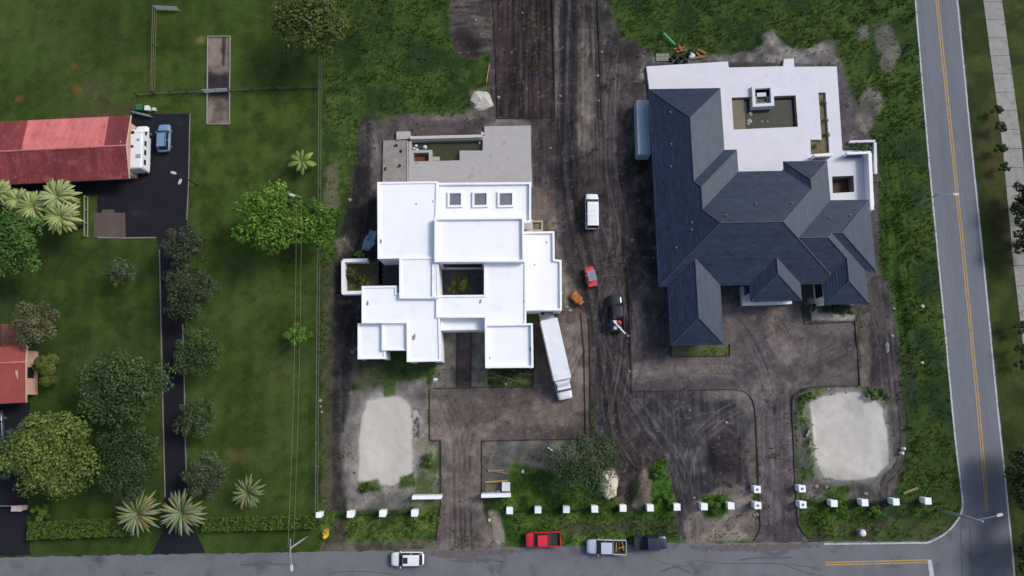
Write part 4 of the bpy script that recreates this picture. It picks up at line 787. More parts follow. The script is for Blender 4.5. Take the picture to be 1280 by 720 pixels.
for i, (x, y, rx, ry, h, c, l) in enumerate(((232, 308, 31, 31, 6, (64, 70, 52), 'dark grey-green tree at the corner of the asphalt yard'), (238, 369, 35, 40, 6.5, (60, 70, 46), 'dark olive tree overhanging the long driveway, second from the asphalt yard'), (249, 442, 36, 34, 5.5, (64, 80, 42), 'leafy mid green tree along the driveway opposite the wide spreading tree'), (248, 522, 29, 28, 4.5, (66, 80, 46), 'small green tree along the driveway opposite the dim dark tree'), (259, 596, 31, 31, 4.5, (72, 82, 58), 'soft grey-green tree along the driveway just above the hedge'))):
    tree('driveway_tree', l, x, y, rx, ry, h, c, .36, group='trees along the long driveway')
tree('small_tree', 'small bright green tree on the lawn under the power wires', 373, 418, 19, 15, 3.5, (84, 120, 40), .32, sub=9)
tree('site_tree', 'dark feathery tree standing on the building site above the pale sand heap', 730, 580, 54, 44, 7.5, (60, 78, 46), .32, dens=.8, base=.2)
tree('blue_green_tree', 'dark blue-green tree over the parked car at the lawn edge', 20, 565, 22, 38, 5, (52, 72, 62), .45)
shrub('rounded yellow-green bush at the end of the clipped hedge', 52, 639, 14, 2.4, (76, 98, 38)); shrub('green shrub growing in the middle courtyard of the white house', 576, 354, 14, 3, (82, 92, 44)); shrub('small yellow shrub beside the courtyard shrub of the white house', 566, 362, 7, 1.6, (116, 118, 46), leaf=.2)
for x, y, r, l in ((440, 340, 9, 'weedy yellow-green plant in the walled garden court'), (452, 350, 10, 'olive shrub against the garden court south wall')): shrub(l, x, y, r, 1.3, (88, 92, 40), leaf=.22)
shrub('small green weed bush beside the blue plastic sheet', 449, 318, 6, 1, (96, 120, 44), leaf=.2); shrub('bushy green plant behind the white patio ledge', 1076, 183, 14, 1.6, (60, 90, 40), ry=7); shrub('pale shrub beside the white patio wall in tall weeds', 1098, 229, 8, 1.5, (92, 112, 62))
for x, y in ((1030, 128), (1032, 150), (1034, 168), (1019, 182)): shrub('low weed in the narrow planting slot of the white deck', x, y, 3.2, .6, (98, 104, 56), 'weed', .16, 'weeds in the deck slot')
for i, (x, y) in enumerate(((1015, 384), (1040, 386), (1060, 387), (1047, 384))): shrub('dark foundation shrub under the short front wing', x, y, 7, 1.2, (52, 66, 40), leaf=.2, group='foundation shrubs')
shrub('green weed bush beside the pale sand bed of the white house drive', 536, 574, 8, 1.0, (78, 104, 40), leaf=.22, ry=13); shrub('clump of green weeds at the south end of the white sand bed', 459, 609, 11, 1., (72, 92, 38), leaf=.22, ry=7)
for i, (x, y, r) in enumerate(((826, 590, 11), (834, 625, 13), (893, 632, 14), (540, 645, 9), (1094, 640, 12), (1045, 632, 9), (1032, 655, 10), (1090, 492, 10), (1010, 496, 9))): shrub(('weed clump beside the tan mound, the one farther from the street', 'weed clump beside the tan mound, the one at the pillar row', 'round weed clump around the pillar on the pale dirt by the grey drive', 'weed clump below the west gate wall of the tan drive', 'weed clump below the pillar row where the curved track ends', 'weed clump behind a pillar of the eastern row', 'weed clump in the street strip beside the eastern earth drive', 'weed clump at the northeast corner of the round sand bed', 'weed clump at the northwest corner of the round sand bed')[i], x, y, r, .9, (74, 104, 38), 'weed_clump', .24, 'weed clumps on the site')
# trees past the pavement on the east side
for i, (x, y, r, h, l) in enumerate(((1246, 137, 8, 2.2, 0), (1250, 158, 9, 2.4, 0), (1250, 185, 9, 2.4, 0), (1254, 209, 8, 2.2, 0), (1274, 409, 10, 2.6, 1), (1276, 436, 11, 2.8, 1), (1274, 456, 8, 2.2, 1))):
    shrub(('dark leafy shrub in the row beside the pavement', 'green shrub crowding the lower end of the pavement')[l], x, y, r, h, (56, 76, 38), 'verge_shrub', .3, ('pavement shrubs', 'lower pavement shrubs')[l], 2.4)
for i, (x, y, rx, ry, h) in enumerate(((1284, 252, 28, 28, 5), (1290, 300, 26, 32, 5), (1300, 600, 44, 50, 7), (1306, 694, 40, 46, 7))):
    tree('verge_tree', ('dark tree over the pavement past the shrub row', 'dark tree shading the broken pavement', 'tall dark tree east of the avenue near the junction', 'tall dark tree east of the avenue below the junction')[i], x, y, rx, ry, h, (48, 58, 30), .5, group='dark trees east of the avenue', base=.12, dens=1.5)
# clipped hedges
def hedge(label, a, b, wd, h):
    A_, B_ = P(*a, h), P(*b, h); L_ = (B_-A_).xy.length; t = thing('hedge', label, 'hedge', ((A_.x+B_.x)/2, (A_.y+B_.y)/2, 0), 0, None)
    g = np.random.default_rng(int(L_*100)); n = int(L_*wd*150); u = g.random(n); v = g.uniform(-.5, .5, n); d = (B_-A_); d.z = 0; dn = d.normalized(); nr = Vector((-dn.y, dn.x, 0))
    z = h*(1-.10*g.random(n)); side = g.random(n) < .35; z[side] = g.uniform(.1, h, side.sum()); v[side] = np.sign(v[side])*.5
    wav = (np.sin(u*L_*2.1)+np.sin(u*L_*5.3+1))*.07; C0 = np.stack([A_.x+d.x*u+nr.x*(v*wd*(1+wav*.6)), A_.y+d.y*u+nr.y*(v*wd*(1+wav*.6)), z+wav+g.normal(0, .05, n)], -1)
    N_ = np.zeros((n, 3)); N_[:, 2] = 1; N_[side] = np.stack([nr.x*np.sign(v[side]), nr.y*np.sign(v[side]), .4+0*v[side]], -1)
    col = np.array(alb(84, 108, 40))[None]*g.uniform(.7, 1.6, (n, 1)); V, Fc, K = quads(C0, N_, .22, .7, col, 'h', 5); c = t.location
    o = tri_mesh('foliage', V-np.array([c.x, c.y, 0]), Fc, K, None); o.parent = t
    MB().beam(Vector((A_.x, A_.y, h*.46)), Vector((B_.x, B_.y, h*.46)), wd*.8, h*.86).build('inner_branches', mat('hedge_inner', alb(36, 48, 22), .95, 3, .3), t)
hedge('clipped green hedge along the street between the two asphalt driveways', (34, 664), (166, 659), 2.2, 1.5); hedge('clipped green hedge from the long driveway to the wire fence', (252, 657), (394, 653), 1.7, 1.4)
# palms
def frond_mesh(kind, L_, seed, wd):
    g = random.Random(seed); mb = MB(); N = 7
    sp = [(L_*t, 0, (.35*L_*math.sin(t*2.2)*.55-.28*L_*t*t)) for t in [i/N for i in range(N+1)]]
    if kind == 'blade':
        for i in range(N):
            w0 = wd*(.35+1.1*math.sin(min(1, (i)/N*1.1)*2.6)) if i else wd*.25; w1 = wd*(.35+1.1*math.sin(min(1, (i+1)/N*1.1)*2.6)) if i+1 < N else .02
            a, b = sp[i], sp[i+1]; mb.add([(a[0], -w0/2, a[2]-w0*.25), (a[0], 0, a[2]), (b[0], 0, b[2]), (b[0], -w1/2, b[2]-w1*.25), (a[0], w0/2, a[2]-w0*.25), (b[0], w1/2, b[2]-w1*.25)], [(0, 1, 2, 3), (1, 4, 5, 2)])
    else:
        mb.tube(sp, [.035]*N+[.012], 4)
        for i in range(16):
            t = .12+.86*i/16; k = min(N-1, int(t*N)); f = t*N-k; p = Vector(sp[k]).lerp(Vector(sp[k+1]), f); ll = wd*math.sin(.35+t*2.5)*1.1
            for s in (-1, 1): q_ = p+Vector((ll*.45, s*ll, -ll*.35)); e = Vector((.09, 0, 0)); mb.add([p-e*.6, p+e*.6, q_], [(0, 1, 2)])
    return mb
def palm(name, label, cx, cy, rpx, h, nf, kind, wd, cols, group=None, tiers=3):
    c = P(cx, cy, h); sc = (P(cx+1, cy, h)-c).length; L_ = rpx*sc; t = thing(name, label, 'palm', (c.x, c.y, 0), 0, group); ORG[t.name] = Vector((0, 0, 0))
    MB().tube([(0, 0, -.1), (.05, 0, h*.5), (0, 0, h)], [.28, .22, .18], 9).build('trunk', M_BARK, t, smooth=True)
    base = [frond_mesh(kind, 1.0, k+5, wd/L_).build('frond', m, t) for k, m in enumerate(cols)]; g = random.Random(int(cx*7+cy))
    for i in range(nf):
        o = base[i] if i < len(base) else bpy.data.objects.new('frond', base[g.randrange(len(base))].data)
        if i >= len(base): C.objects.link(o); o.parent = t
        tier = i/nf; a = i*2.39996+g.uniform(-.2, .2); k = L_*(1.0-.28*tier)*g.uniform(.85, 1.1)
        o.location = (.1*math.cos(a), .1*math.sin(a), h); o.rotation_euler = (g.uniform(-.25, .25), .30-.95*tier+g.uniform(-.1, .1), a); o.scale = (k, k, k)
    return t
M_F1 = mat('frond_silver', alb(116, 130, 104), .55, 2, .2); M_F2 = mat('frond_green', alb(98, 114, 72), .55, 2, .2); M_F3 = mat('frond_straw', alb(126, 120, 72), .6, 2, .25); M_F4 = mat('frond_bright', alb(116, 134, 64), .5, 2, .15); M_F5 = mat('frond_pale', alb(148, 156, 100), .5, 2, .15)
palm('date_palm', 'silvery palm with straw-coloured fronds at the west side of the drive entrance', 172, 642, 30, 3.2, 64, 'blade', .24, [M_F1, M_F2, M_F3, M_F3]); palm('date_palm', 'silvery palm with stiff radiating fronds in front of the drive entrance', 227, 641, 31, 3.2, 64, 'blade', .24, [M_F1, M_F1, M_F2, M_F3])
palm('date_palm', 'spiky yellow-green palm on the lawn near the power wires', 309, 616, 22, 2.6, 46, 'blade', .2, [M_F2, M_F3, M_F2]); palm('young_palm', 'small bright yellow-green banana plant beside the wire fence', 377, 202, 18, 2., 12, 'blade', .46, [M_F4, M_F4])
FPL = ('pale fan palm closest to the asphalt yard in the barn palm cluster', 'pale fan palm on the west flank of the barn palm cluster', 'pale fan palm reaching over the lawn beside the low timber fence', 'small fan palm touching the deep green tree and barn wall', 'smallest fan palm squeezed between its neighbours beside the barn')
for i, (x, y, r, h) in enumerate(((72, 246, 26, 5), (42, 259, 24, 4.4), (76, 271, 24, 5.2), (-2, 240, 18, 4), (22, 250, 18, 3.6))): palm('fan_palm', FPL[i], x, y, r, h, 84, 'blade', .34, [M_F5, M_F5, M_F5, M_F4], 'fan palms by the red barn')

# ---------------- vehicles (x forward, built at the origin and placed)
M_TY = mat('tyre_rubber', (.012, .012, .013), .9); M_RIM = mat('wheel_rim', (.35, .35, .37), .35, metal=.7); M_HL = mat('headlight_lens', (.3, .32, .35), .15, spec=.6); M_TL = mat('tail_light_lens', (.25, .015, .012), .25, spec=.5); M_TRIM = mat('black_trim', (.02, .02, .022), .6); M_AG = mat('car_glass', (.02, .025, .032), .05, spec=.7)
def paint(name, c): return mat(name, c, .28, 6, .03, spec=.5, coat=.5)
def place(name, label, cat, rear, front, group=None):
    a, b = P(*rear), P(*front); c = (a+b)/2; d = b-a; return thing(name, label, cat, (c.x, c.y, hgt(c.x, c.y)+.02 if True else 0), math.atan2(d.y, d.x), group, local=True), d.length
def ring(x, hw, zb, zt, r=.16):
    h = zt-zb; return [(x, y*hw, zb+z*h) for y, z in ((-.55, 0), (-.94, .12), (-1, .45), (-.97, .78), (-.84, .96), (-.5, 1.0), (0, 1.015), (.5, 1.0), (.84, .96), (.97, .78), (1, .45), (.94, .12), (.55, 0))]
def wheels(t, xs, hw, r=.34, wd=.24):
    for x in xs:
        for s in (-1, 1):
            w_ = MB().tube([(x, s*(hw-wd), r), (x, s*(hw+.01), r)], r, 16).build('wheel', M_TY, t, smooth=False)
            MB().tube([(x, s*(hw-.05), r), (x, s*(hw+.025), r)], r*.6, 12).build('rim', M_RIM, w_)
def cabin(t, xf, xr, tf, tr, zb, zt, hb, ht, pm, split=True):
    b = [(xf, -hb, zb), (xf, hb, zb), (xr, hb*.97, zb), (xr, -hb*.97, zb)]; u = [(tf, -ht, zt), (tf, ht, zt), (tr, ht, zt), (tr, -ht, zt)]
    b = [Vector(p) for p in b]; u = [Vector(p) for p in u]
    def pane(name, p, q_, r, s):
        n = (q_-p).cross(s-p).normalized(); cen = (p+q_+r+s)/4
        if n.dot(cen-Vector((0, 0, .8))) < 0: n = -n
        k = [cen+(v-cen)*.93 for v in (p, q_, r, s)]; MB().hexa([v-n*.02 for v in k], [v+n*.012 for v in k]).build(name, M_AG, t, fixn=True)
    inner = MB().hexa(b, u).build('cabin_frame', pm, t, bevel=.07)
    pane('windshield', b[0], b[1], u[1], u[0]); pane('rear_window', b[2], b[3], u[3], u[2])
    for s in (0, 1):
        p, q_, r, v = (b[0], b[3], u[3], u[0]) if s == 0 else (b[1], b[2], u[2], u[1])
        if split: m1, m2 = p.lerp(q_, .52), v.lerp(r, .5); pane('side_window', p, m1, m2, v); pane('side_window', m1, q_, r, m2)
        else: pane('side_window', p, q_, r, v)
    rm = MB(); rm.loft([[(x, y*ht, zt+z) for y, z in ((-1.03, -.03), (-1, .02), (-.6, .05), (0, .06), (.6, .05), (1, .02), (1.03, -.03))] for x in (tf+.03, tf-.25, (tf+tr)/2, tr+.2, tr-.03)]); return rm.build('roof', pm, t, smooth=False, fixn=True)
def lights(t, L_, hw, zf, zr):
    for s in (-1, 1):
        MB().box((L_/2-.16, s*hw*.70, zf), (.2, .3, .14)).build('headlight', M_HL, t, bevel=.03); MB().box((-L_/2+.05, s*hw*.84, zr), (.1, .22, .3)).build('tail_light', M_TL, t, bevel=.02)
    MB().box((L_/2-.02, 0, .45), (.14, hw*1.7, .22)).build('front_bumper', M_TRIM, t, bevel=.04); MB().box((-L_/2+.02, 0, .45), (.14, hw*1.7, .22)).build('rear_bumper', M_TRIM, t, bevel=.04)
def mirrors(t, x, hw, z, pm):
    for s in (-1, 1): MB().box((x, s*(hw+.1), z), (.14, .26, .16)).build('mirror', pm, t, bevel=.04)
def suv(label, rear, front, pm, sunroof=False, rack=False, name='car', zt=1.66, sedan=False):
    t, L_ = place(name, label, 'car', rear, front); k = L_/4.7; W_ = .95
    sec = [(2.35, .62, .42, .72), (2.27, .80, .30, .86), (1.9, .91, .25, .98), (1.15, W_, .24, 1.06), (.0, W_, .24, 1.04), (-1.2, W_, .24, 1.06), (-1.95, .92, .26, 1.06), (-2.25, .84, .30, 1.0), (-2.35, .70, .42, .9)]
    MB().loft([ring(x*k, hw, zb, z) for x, hw, zb, z in sec]).build('body', pm, t, smooth=True, fixn=True)
    if sedan: r = cabin(t, 1.2*k, -1.75*k, .45*k, -.95*k, 1.0, zt-.2, .86, .64, pm)
    else: r = cabin(t, 1.25*k, -2.15*k, .5*k, -1.72*k, 1.0, zt, .86, .68, pm)
    if sunroof: MB().box((.18*k, 0, zt+.045), (.62, .8, .05)).build('sunroof', M_AG, t)
    if rack:
        for s in (-1, 1): MB().tube([(.4*k, s*.62, zt+.1), (-1.6*k, s*.62, zt+.1)], .03, 6).build('roof_rail', M_TRIM, t)
    wheels(t, (1.42*k, -1.4*k), .92); lights(t, L_, .9, .72, .85); mirrors(t, .95*k, .93, 1.08, pm); return t
def pickup(label, rear, front, pm, name='pickup_truck', L0=5.7, crew=True):
    t, L_ = place(name, label, 'pickup truck', rear, front); k = L_/L0; W_ = .98; xb = -.95*k if crew else -.4*k
    sec = [(2.85, .70, .5, .86), (2.76, .86, .36, 1.02), (2.3, .95, .32, 1.1), (1.5, W_, .32, 1.16), (.6, W_, .32, 1.14), (xb/k, W_, .32, 1.14)]
    MB().loft([ring(x*k, hw, zb, z) for x, hw, zb, z in sec]).build('body', pm, t, smooth=True, fixn=True)
    bd = MB().box(((xb-2.82*k)/2, 0, .62), (2.82*k+xb-.02, 1.9, .3)).build('truck_bed', mat('bed_liner', (.03, .03, .033), .8, 4, .2), t)
    for s in (-1, 1): MB().box(((xb-2.82*k)/2, s*.93, .86), (2.82*k+xb, .11, .62)).build('bed_side', pm, t, bevel=.03)
    MB().box((-2.80*k, 0, .88), (.1, 1.78, .58)).build('tailgate', pm, t, bevel=.03)
    cabin(t, 1.55*k, xb+.02, .85*k, xb+.28, 1.08, 1.82, .9, .72, pm, crew); wheels(t, (1.85*k, -1.75*k), .96, .39, .27); lights(t, L_, .92, .88, .9); mirrors(t, 1.2*k, .97, 1.2, pm); return t, k, xb
def inbed(t, x, y, z):
    c, s = math.cos(t.rotation_euler.z), math.sin(t.rotation_euler.z); return Vector((t.location.x+x*c-y*s, t.location.y+x*s+y*c, t.location.z+z))
suv('white car with black sunroof driving on the grey street', (531, 697), (490, 697.5), paint('pearl_white_paint', (.72, .73, .74)), True)
suv('pale blue car parked on the black asphalt yard beside the motorhome', (207.5, 192), (208.5, 158), paint('steel_blue_paint', alb(112, 142, 174)), name='car', rack=True)
pickup('dark navy pickup truck parked on the street verge facing the avenue', (791, 677), (832, 676), paint('navy_paint', (.014, .02, .042)))
suv('navy car half hidden under the blue-green tree in the western drive', (2, 562), (0, 514), paint('dark_blue_paint', (.03, .045, .075)))
pickup('bright red pickup truck parked on the grass beside the street', (700, 672), (657, 673.5), paint('red_paint', (.62, .02, .03)))
pk1, k1, xb1 = pickup('silver pickup truck carrying yellow bundles at the street edge', (781.5, 682.5), (732.5, 681.5), paint('silver_paint', alb(184, 194, 206)))
pk2, k2, xb2 = pickup('black pickup truck with load in its bed parked on the site lane', (771, 415), (768.5, 369), paint('black_paint', (.01, .011, .014)))
# loads in the beds
for i in range(7):
    p = inbed(pk1, -1.9+random.uniform(-.6, .6), random.uniform(-.6, .6), .88+.05*i); q_ = inbed(pk1, -1.9+random.uniform(-.7, .7), random.uniform(-.7, .7), .9+.05*i)
    mb = MB(); d = (q_-p)*.5; mb.tube([p-d*.3, p+d, q_+d*.2], [.07, .09, .06], 6); one(mb, 'tool_bundle', mat('yellow_tools', alb(168, 138, 62), .6, 4, .3) if i % 2 else mat('dark_tools', alb(58, 46, 34), .7, 4, .3), 'yellow and brown tool bundle lying in the silver pickup bed', 'tool', 'tools in the silver pickup')
a, b = inbed(pk2, -1.2, .6, 1.2), inbed(pk2, -3.1, -1.0, 1.25); one(MB().tube([a, b], .11, 8), 'pipe', mat('white_pipe', (.75, .76, .78), .5), 'white pipe sticking out across the bed of the black pickup', 'pipe')
for i, (x, y, m) in enumerate(((-1.4, -.3, 'red_tarp'), (-1.3, .4, 'pale_sack'), (-2.2, .35, 'pale_sack'), (-2.3, -.4, 'grey_sack'))):
    p = inbed(pk2, x, y, .8); g = random.Random(i+2); mb = MB(); A0 = g.uniform(0, 3); bt_ = [p+Vector((math.cos(A0+k*1.5708+g.uniform(-.2, .2))*g.uniform(.42, .62), math.sin(A0+k*1.5708)*g.uniform(.35, .55), 0)) for k in range(4)]; mb.hexa(bt_, [q+(p-q)*g.uniform(.15, .4)+Vector((0, 0, g.uniform(.18, .38))) for q in bt_]); one(mb, 'sack', mat(m, {'red_tarp': alb(190, 56, 60), 'pale_sack': alb(190, 196, 208), 'grey_sack': alb(110, 116, 130)}[m], .7, 4, .2), ('red sack behind the cab of the black pickup', 'pale sack behind the cab of the black pickup', 'pale sack near the tailgate of the black pickup', 'grey sack near the tailgate of the black pickup')[i], 'sack', bevel=.06)
# white van
def van(label, rear, front):
    t, L_ = place('white_van', label, 'van', rear, front); pm = paint('van_white', (.74, .75, .76)); k = L_/5.2; W_ = .98
    MB().loft([ring(x*k, hw, zb, z) for x, hw, zb, z in ((2.6, .68, .45, .85), (2.5, .88, .32, 1.02), (2.0, .95, .28, 1.2), (1.5, W_, .28, 1.3), (-1., W_, .28, 1.3), (-2.5, .96, .28, 1.28), (-2.6, .9, .4, 1.2))]).build('body', pm, t, smooth=True, fixn=True)
    cabin(t, 1.75*k, -2.56*k, 1.05*k, -2.35*k, 1.22, 2.15, .94, .80, pm)
    for x in (-.2, -1.0, -1.7): MB().box((x*k, 0, 2.22), (.05, 1.3, .04)).build('roof_rib', pm, t)
    wheels(t, (1.65*k, -1.6*k), .95, .36); lights(t, L_, .92, .85, 1.1); mirrors(t, 1.45*k, .97, 1.35, M_TRIM)
van('white delivery van standing on the dark site lane', (739.5, 288), (739, 244.5))
# box truck
def box_truck():
    t, L_ = place('box_truck', 'white box truck with open tail lift parked askew on the forecourt', 'truck', (683, 396), (706.5, 499)); pm = paint('truck_white', (.74, .75, .77)); f = L_/2
    MB().box((-.2, 0, .72), (L_-1.6, 1.0, .25)).build('chassis', M_TRIM, t)
    x1 = f-2.75; x0 = x1-8.6; bx_ = MB().box(((x0+x1)/2, 0, 2.2), (x1-x0, 2.45, 2.6)).build('cargo_box', mat('truck_box_white', (.66, .68, .71), .5, .8, .06, .05, stain=((.5, .5, .5), .56, .8, .9)), t, bevel=.05)
    for i in range(22):
        x = x0+.3+i*(x1-x0-.6)/21
        for s in (-1, 1): MB().box((x, s*1.235, 2.2), (.05, .03, 2.5)).build('side_rib', pm, bx_)
        if i % 3 == 1: MB().box((x, 0, 3.505), (.05, 2.36, .02)).build('roof_bow', pm, bx_)
    MB().loft([ring(x, hw, zb, z) for x, hw, zb, z in ((f, .8, .5, 1.15), (f-.12, 1.0, .42, 1.35), (f-.9, 1.08, .4, 1.52), (f-1.2, 1.1, .4, 1.55), (f-2.6, 1.1, .4, 1.55))]).build('cab_body', pm, t, smooth=True, fixn=True)
    cabin(t, f-1.05, f-2.62, f-1.45, f-2.6, 1.45, 2.35, 1.05, .92, pm, False)
    a = MB(); a.hexa([(f-2.65, -1.1, 2.3), (f-2.65, 1.1, 2.3), (f-1.7, .8, 2.38), (f-1.7, -.8, 2.38)], [(f-2.65, -1.1, 3.1), (f-2.65, 1.1, 3.1), (f-2.2, .8, 2.9), (f-2.2, -.8, 2.9)]); a.build('wind_deflector', pm, t, fixn=True)
    wheels(t, (f-.95,), 1.08, .5, .3); wheels(t, (-f+3.0,), 1.15, .5, .5); lights(t, L_, 1.0, .95, .9); mirrors(t, f-1.2, 1.12, 1.7, M_TRIM)
    lg = MB().box((x0-.9, 0, .85), (1.7, 2.1, .1)).build('tail_lift', mat('lift_yellow', alb(196, 184, 138), .7, 2, .1), t)
    MB().box((x0-.75, 0, .92), (1.2, 1.7, .06)).build('lift_plate', mat('lift_plate', alb(186, 190, 196), .5, 2, .1), lg)
    for s in (-1, 1): MB().hexa([(x0-1.35, s*.2, .94), (x0-1.25, s*.75, .94), (x0-1.0, s*.7, .94), (x0-1.05, s*.25, .94)], [(x0-1.35, s*.2, 1.0), (x0-1.25, s*.75, 1.0), (x0-1.0, s*.7, 1.0), (x0-1.05, s*.25, 1.0)]).build('lift_bracket', M_TRIM, lg, fixn=True)
box_truck()
# motorhome beside the barn
def motorhome():
    t, L_ = place('motorhome', 'white motorhome with roof vents parked beside the red barn', 'motorhome', (180, 219), (182, 161)); f = L_/2; pm = paint('motorhome_white', (.72, .74, .76))
    MB().loft([ring(x, hw, zb, z) for x, hw, zb, z in ((f, .7, .5, 1.0), (f-.15, .92, .4, 1.15), (f-1.1, 1.0, .38, 1.35), (f-1.9, 1.02, .38, 1.4))]).build('cab_body', pm, t, smooth=True, fixn=True); cabin(t, f-.95, f-1.95, f-1.5, f-1.9, 1.3, 2.0, .96, .84, pm, False)
    b = MB().box((-.85, 0, 1.75), (L_-1.9, 2.35, 2.5)).build('coach_body', pm, t, bevel=.12); h = MB(); h.hexa([(f-1.8, -1.1, 2.05), (f-1.8, 1.1, 2.05), (f-.95, .95, 2.15), (f-.95, -.95, 2.15)], [(f-1.8, -1.1, 2.98), (f-1.8, 1.1, 2.98), (f-1.2, .85, 2.7), (f-1.2, -.85, 2.7)]); h.build('overcab', pm, t, fixn=True, bevel=.06)
    for x, y, a, c in ((f-1.75, .3, .5, M_AG), (f-3.9, .3, .42, M_TRIM), (-f+1.1, .75, .5, M_TRIM), (f-2.9, -.6, .4, MATS['headlight_lens']), (-f+1.9, -.7, .7, MATS['headlight_lens'])): MB().box((x, y, 3.04), (a*.8, a, .14)).build('roof_vent', c, t, bevel=.02)
    for x in (f-3.2, f-4.6, -f+1.2):
        for s in (-1, 1): MB().box((x, s*1.18, 2.1), (.8, .03, .6)).build('side_window', M_AG, t)
    wheels(t, (f-1.05, -f+1.7), 1.02, .38, .26); lights(t, L_, .95, .85, 1.0); mirrors(t, f-1.2, 1.0, 1.5, M_TRIM)
motorhome()
# red site buggy
t, L_ = place('site_buggy', 'small red site buggy with grey canopy on the muddy lane', 'buggy', (741, 360), (735, 334)); pm = paint('buggy_red', (.5, .05, .05))
MB().loft([ring(x, hw, zb, z) for x, hw, zb, z in ((1.5, .5, .4, .7), (1.35, .66, .35, .85), (.7, .72, .32, .95), (.5, .72, .32, .6), (-.5, .72, .32, .6), (-.6, .72, .32, 1.0), (-1.4, .70, .35, 1.0), (-1.5, .6, .4, .95))]).build('body', pm, t, fixn=True)
for x in (.55, -.7):
    for s in (-1, 1): MB().tube([(x, s*.62, .9), (x*.85, s*.56, 1.85)], .035, 6).build('roll_bar', M_TRIM, t)
MB().box((-.05, 0, 1.88), (1.55, 1.25, .07)).build('canopy', mat('buggy_canopy', alb(126, 132, 144), .5, 2, .1), t, bevel=.03); MB().box((-.15, 0, .78), (.5, 1.2, .25)).build('seat', M_TRIM, t, bevel=.05); MB().box((-1.05, 0, 1.03), (.8, 1.25, .08)).build('cargo_rim', pm, t)
wheels(t, (1.0, -1.0), .74, .32, .24)
# orange mixer
t, L_ = place('mortar_mixer', 'orange mortar mixer standing by the east wall of the white house', 'mixer', (713, 366), (726, 380)); pm = mat('mixer_orange', alb(160, 102, 48), .55, 3, .15, stain=(alb(120, 76, 44), .56, .7, 2.))
MB().loft([[(x, math.cos(a)*.68, .85+math.sin(a)*.5) for a in [math.pi*2*i/14 for i in range(14)]] for x in (-.75, -.6, .6, .75)]).build('drum', pm, t, smooth=False, fixn=True); MB().box((.2, 0, 1.3), (.9, 1.1, .12)).build('drum_lid', pm, t, bevel=.04)
MB().box((1.0, 0, .9), (.5, .8, .7)).build('engine_cover', pm, t, bevel=.06); MB().beam((.9, 0, .45), (2., 0, .4), .1, .1).build('tow_bar', M_TRIM, t); wheels(t, (0,), .85, .3, .2)

# ---------------- fence pillars and gate walls
M_PIL = mat('white_pillar', (.78, .79, .80), .8, 2, .04, .05)
def pillar(px_, py_, label, group, h=1.6, w_=.92):
    c = P(px_, py_, h); t = thing('fence_pillar', label, 'pillar', (c.x, c.y, hgt(c.x, c.y)-.02 if hgt(c.x, c.y) > -.1 else 0), 0, group, local=True)
    MB().box((0, 0, h/2-.08), (w_*.84, w_*.84, h-.1)).build('shaft', M_PIL, t); MB().box((0, 0, h-.07), (w_, w_, .14)).build('cap', M_PIL, t, bevel=.03); return t
ROW1 = 'white capped pillar in the fence row from the wire fence to the tan earth drive'; ROW2 = 'white capped pillar in the long fence row between the two earth drives'; ROW3 = 'white capped pillar in the fence row from the eastern earth drive to the avenue'
for x, y in ((437.5, 643), (478, 642), (518, 641.5)): pillar(x, y, ROW1, 'pillars of the western fence row')
pillar(398, 644, 'white capped pillar at the foot of the wire fence', 'corner pillar', 1.7, .75)
for x, y in ((637, 638.5), (672.5, 637.5), (708, 637), (743.5, 636.5), (779, 635.5), (813, 635), (846.5, 634), (880.5, 633.5), (914, 632.5)): pillar(x, y, ROW2, 'pillars of the middle fence row')
for x, y in ((1043, 629.5), (1081.5, 628.5), (1120.5, 627.5), (1160.5, 626.5)): pillar(x, y, ROW3, 'pillars of the eastern fence row')
for x, y, l in ((947, 612, 'inner white gate pillar on the west side of the eastern earth drive'), (947.5, 632, 'outer white gate pillar on the west side of the eastern earth drive'), (1003, 611, 'inner white gate pillar on the east side of the eastern earth drive'), (1004, 631, 'outer white gate pillar on the east side of the eastern earth drive')):
    t = pillar(x, y, l, None, 1.6, .95); MB().box((0, 0, 1.63), (.3, .3, .06)).build('lamp_base', mat('grey_fitting', alb(120, 122, 126), .6), t)
# footing trench strings between the pillars
M_STR = mat('footing_band', alb(40, 42, 38), .95, 3, .2)
for i, (a, b) in enumerate((((440, 644), (516, 642)), ((640, 639.5), (776, 637)), ((1006, 631), (1160, 627.5)))):
    p, q_ = P(*a), P(*b); q_.z = p.z = .1; one(MB().beam(p, q_, .16, .26), 'wall_footing', M_STR, ('dark footing strip linking pillars west of the tan drive', 'dark footing strip linking pillars east of the tan drive', 'dark footing strip linking pillars toward the avenue')[i], 'footing')
for a, b, l in (((515, 622), (551.5, 621.5), 'white gate wall on the west side of the tan earth drive'), ((601.5, 620), (638.5, 619), 'white gate wall on the east side of the tan earth drive')):
    h = 1.7; A_, B_ = P(*a, h), P(*b, h); t = thing('gate_wall', l, 'wall', ((A_.x+B_.x)/2, (A_.y+B_.y)/2, 0)); MB().beam(Vector((A_.x, A_.y, h/2-.05)), Vector((B_.x, B_.y, h/2-.05)), .42, h-.1).build('wall', M_PIL, t); MB().beam(Vector((A_.x, A_.y, h-.04)), Vector((B_.x, B_.y, h-.04)), .5, .1).build('coping', M_PIL, t)
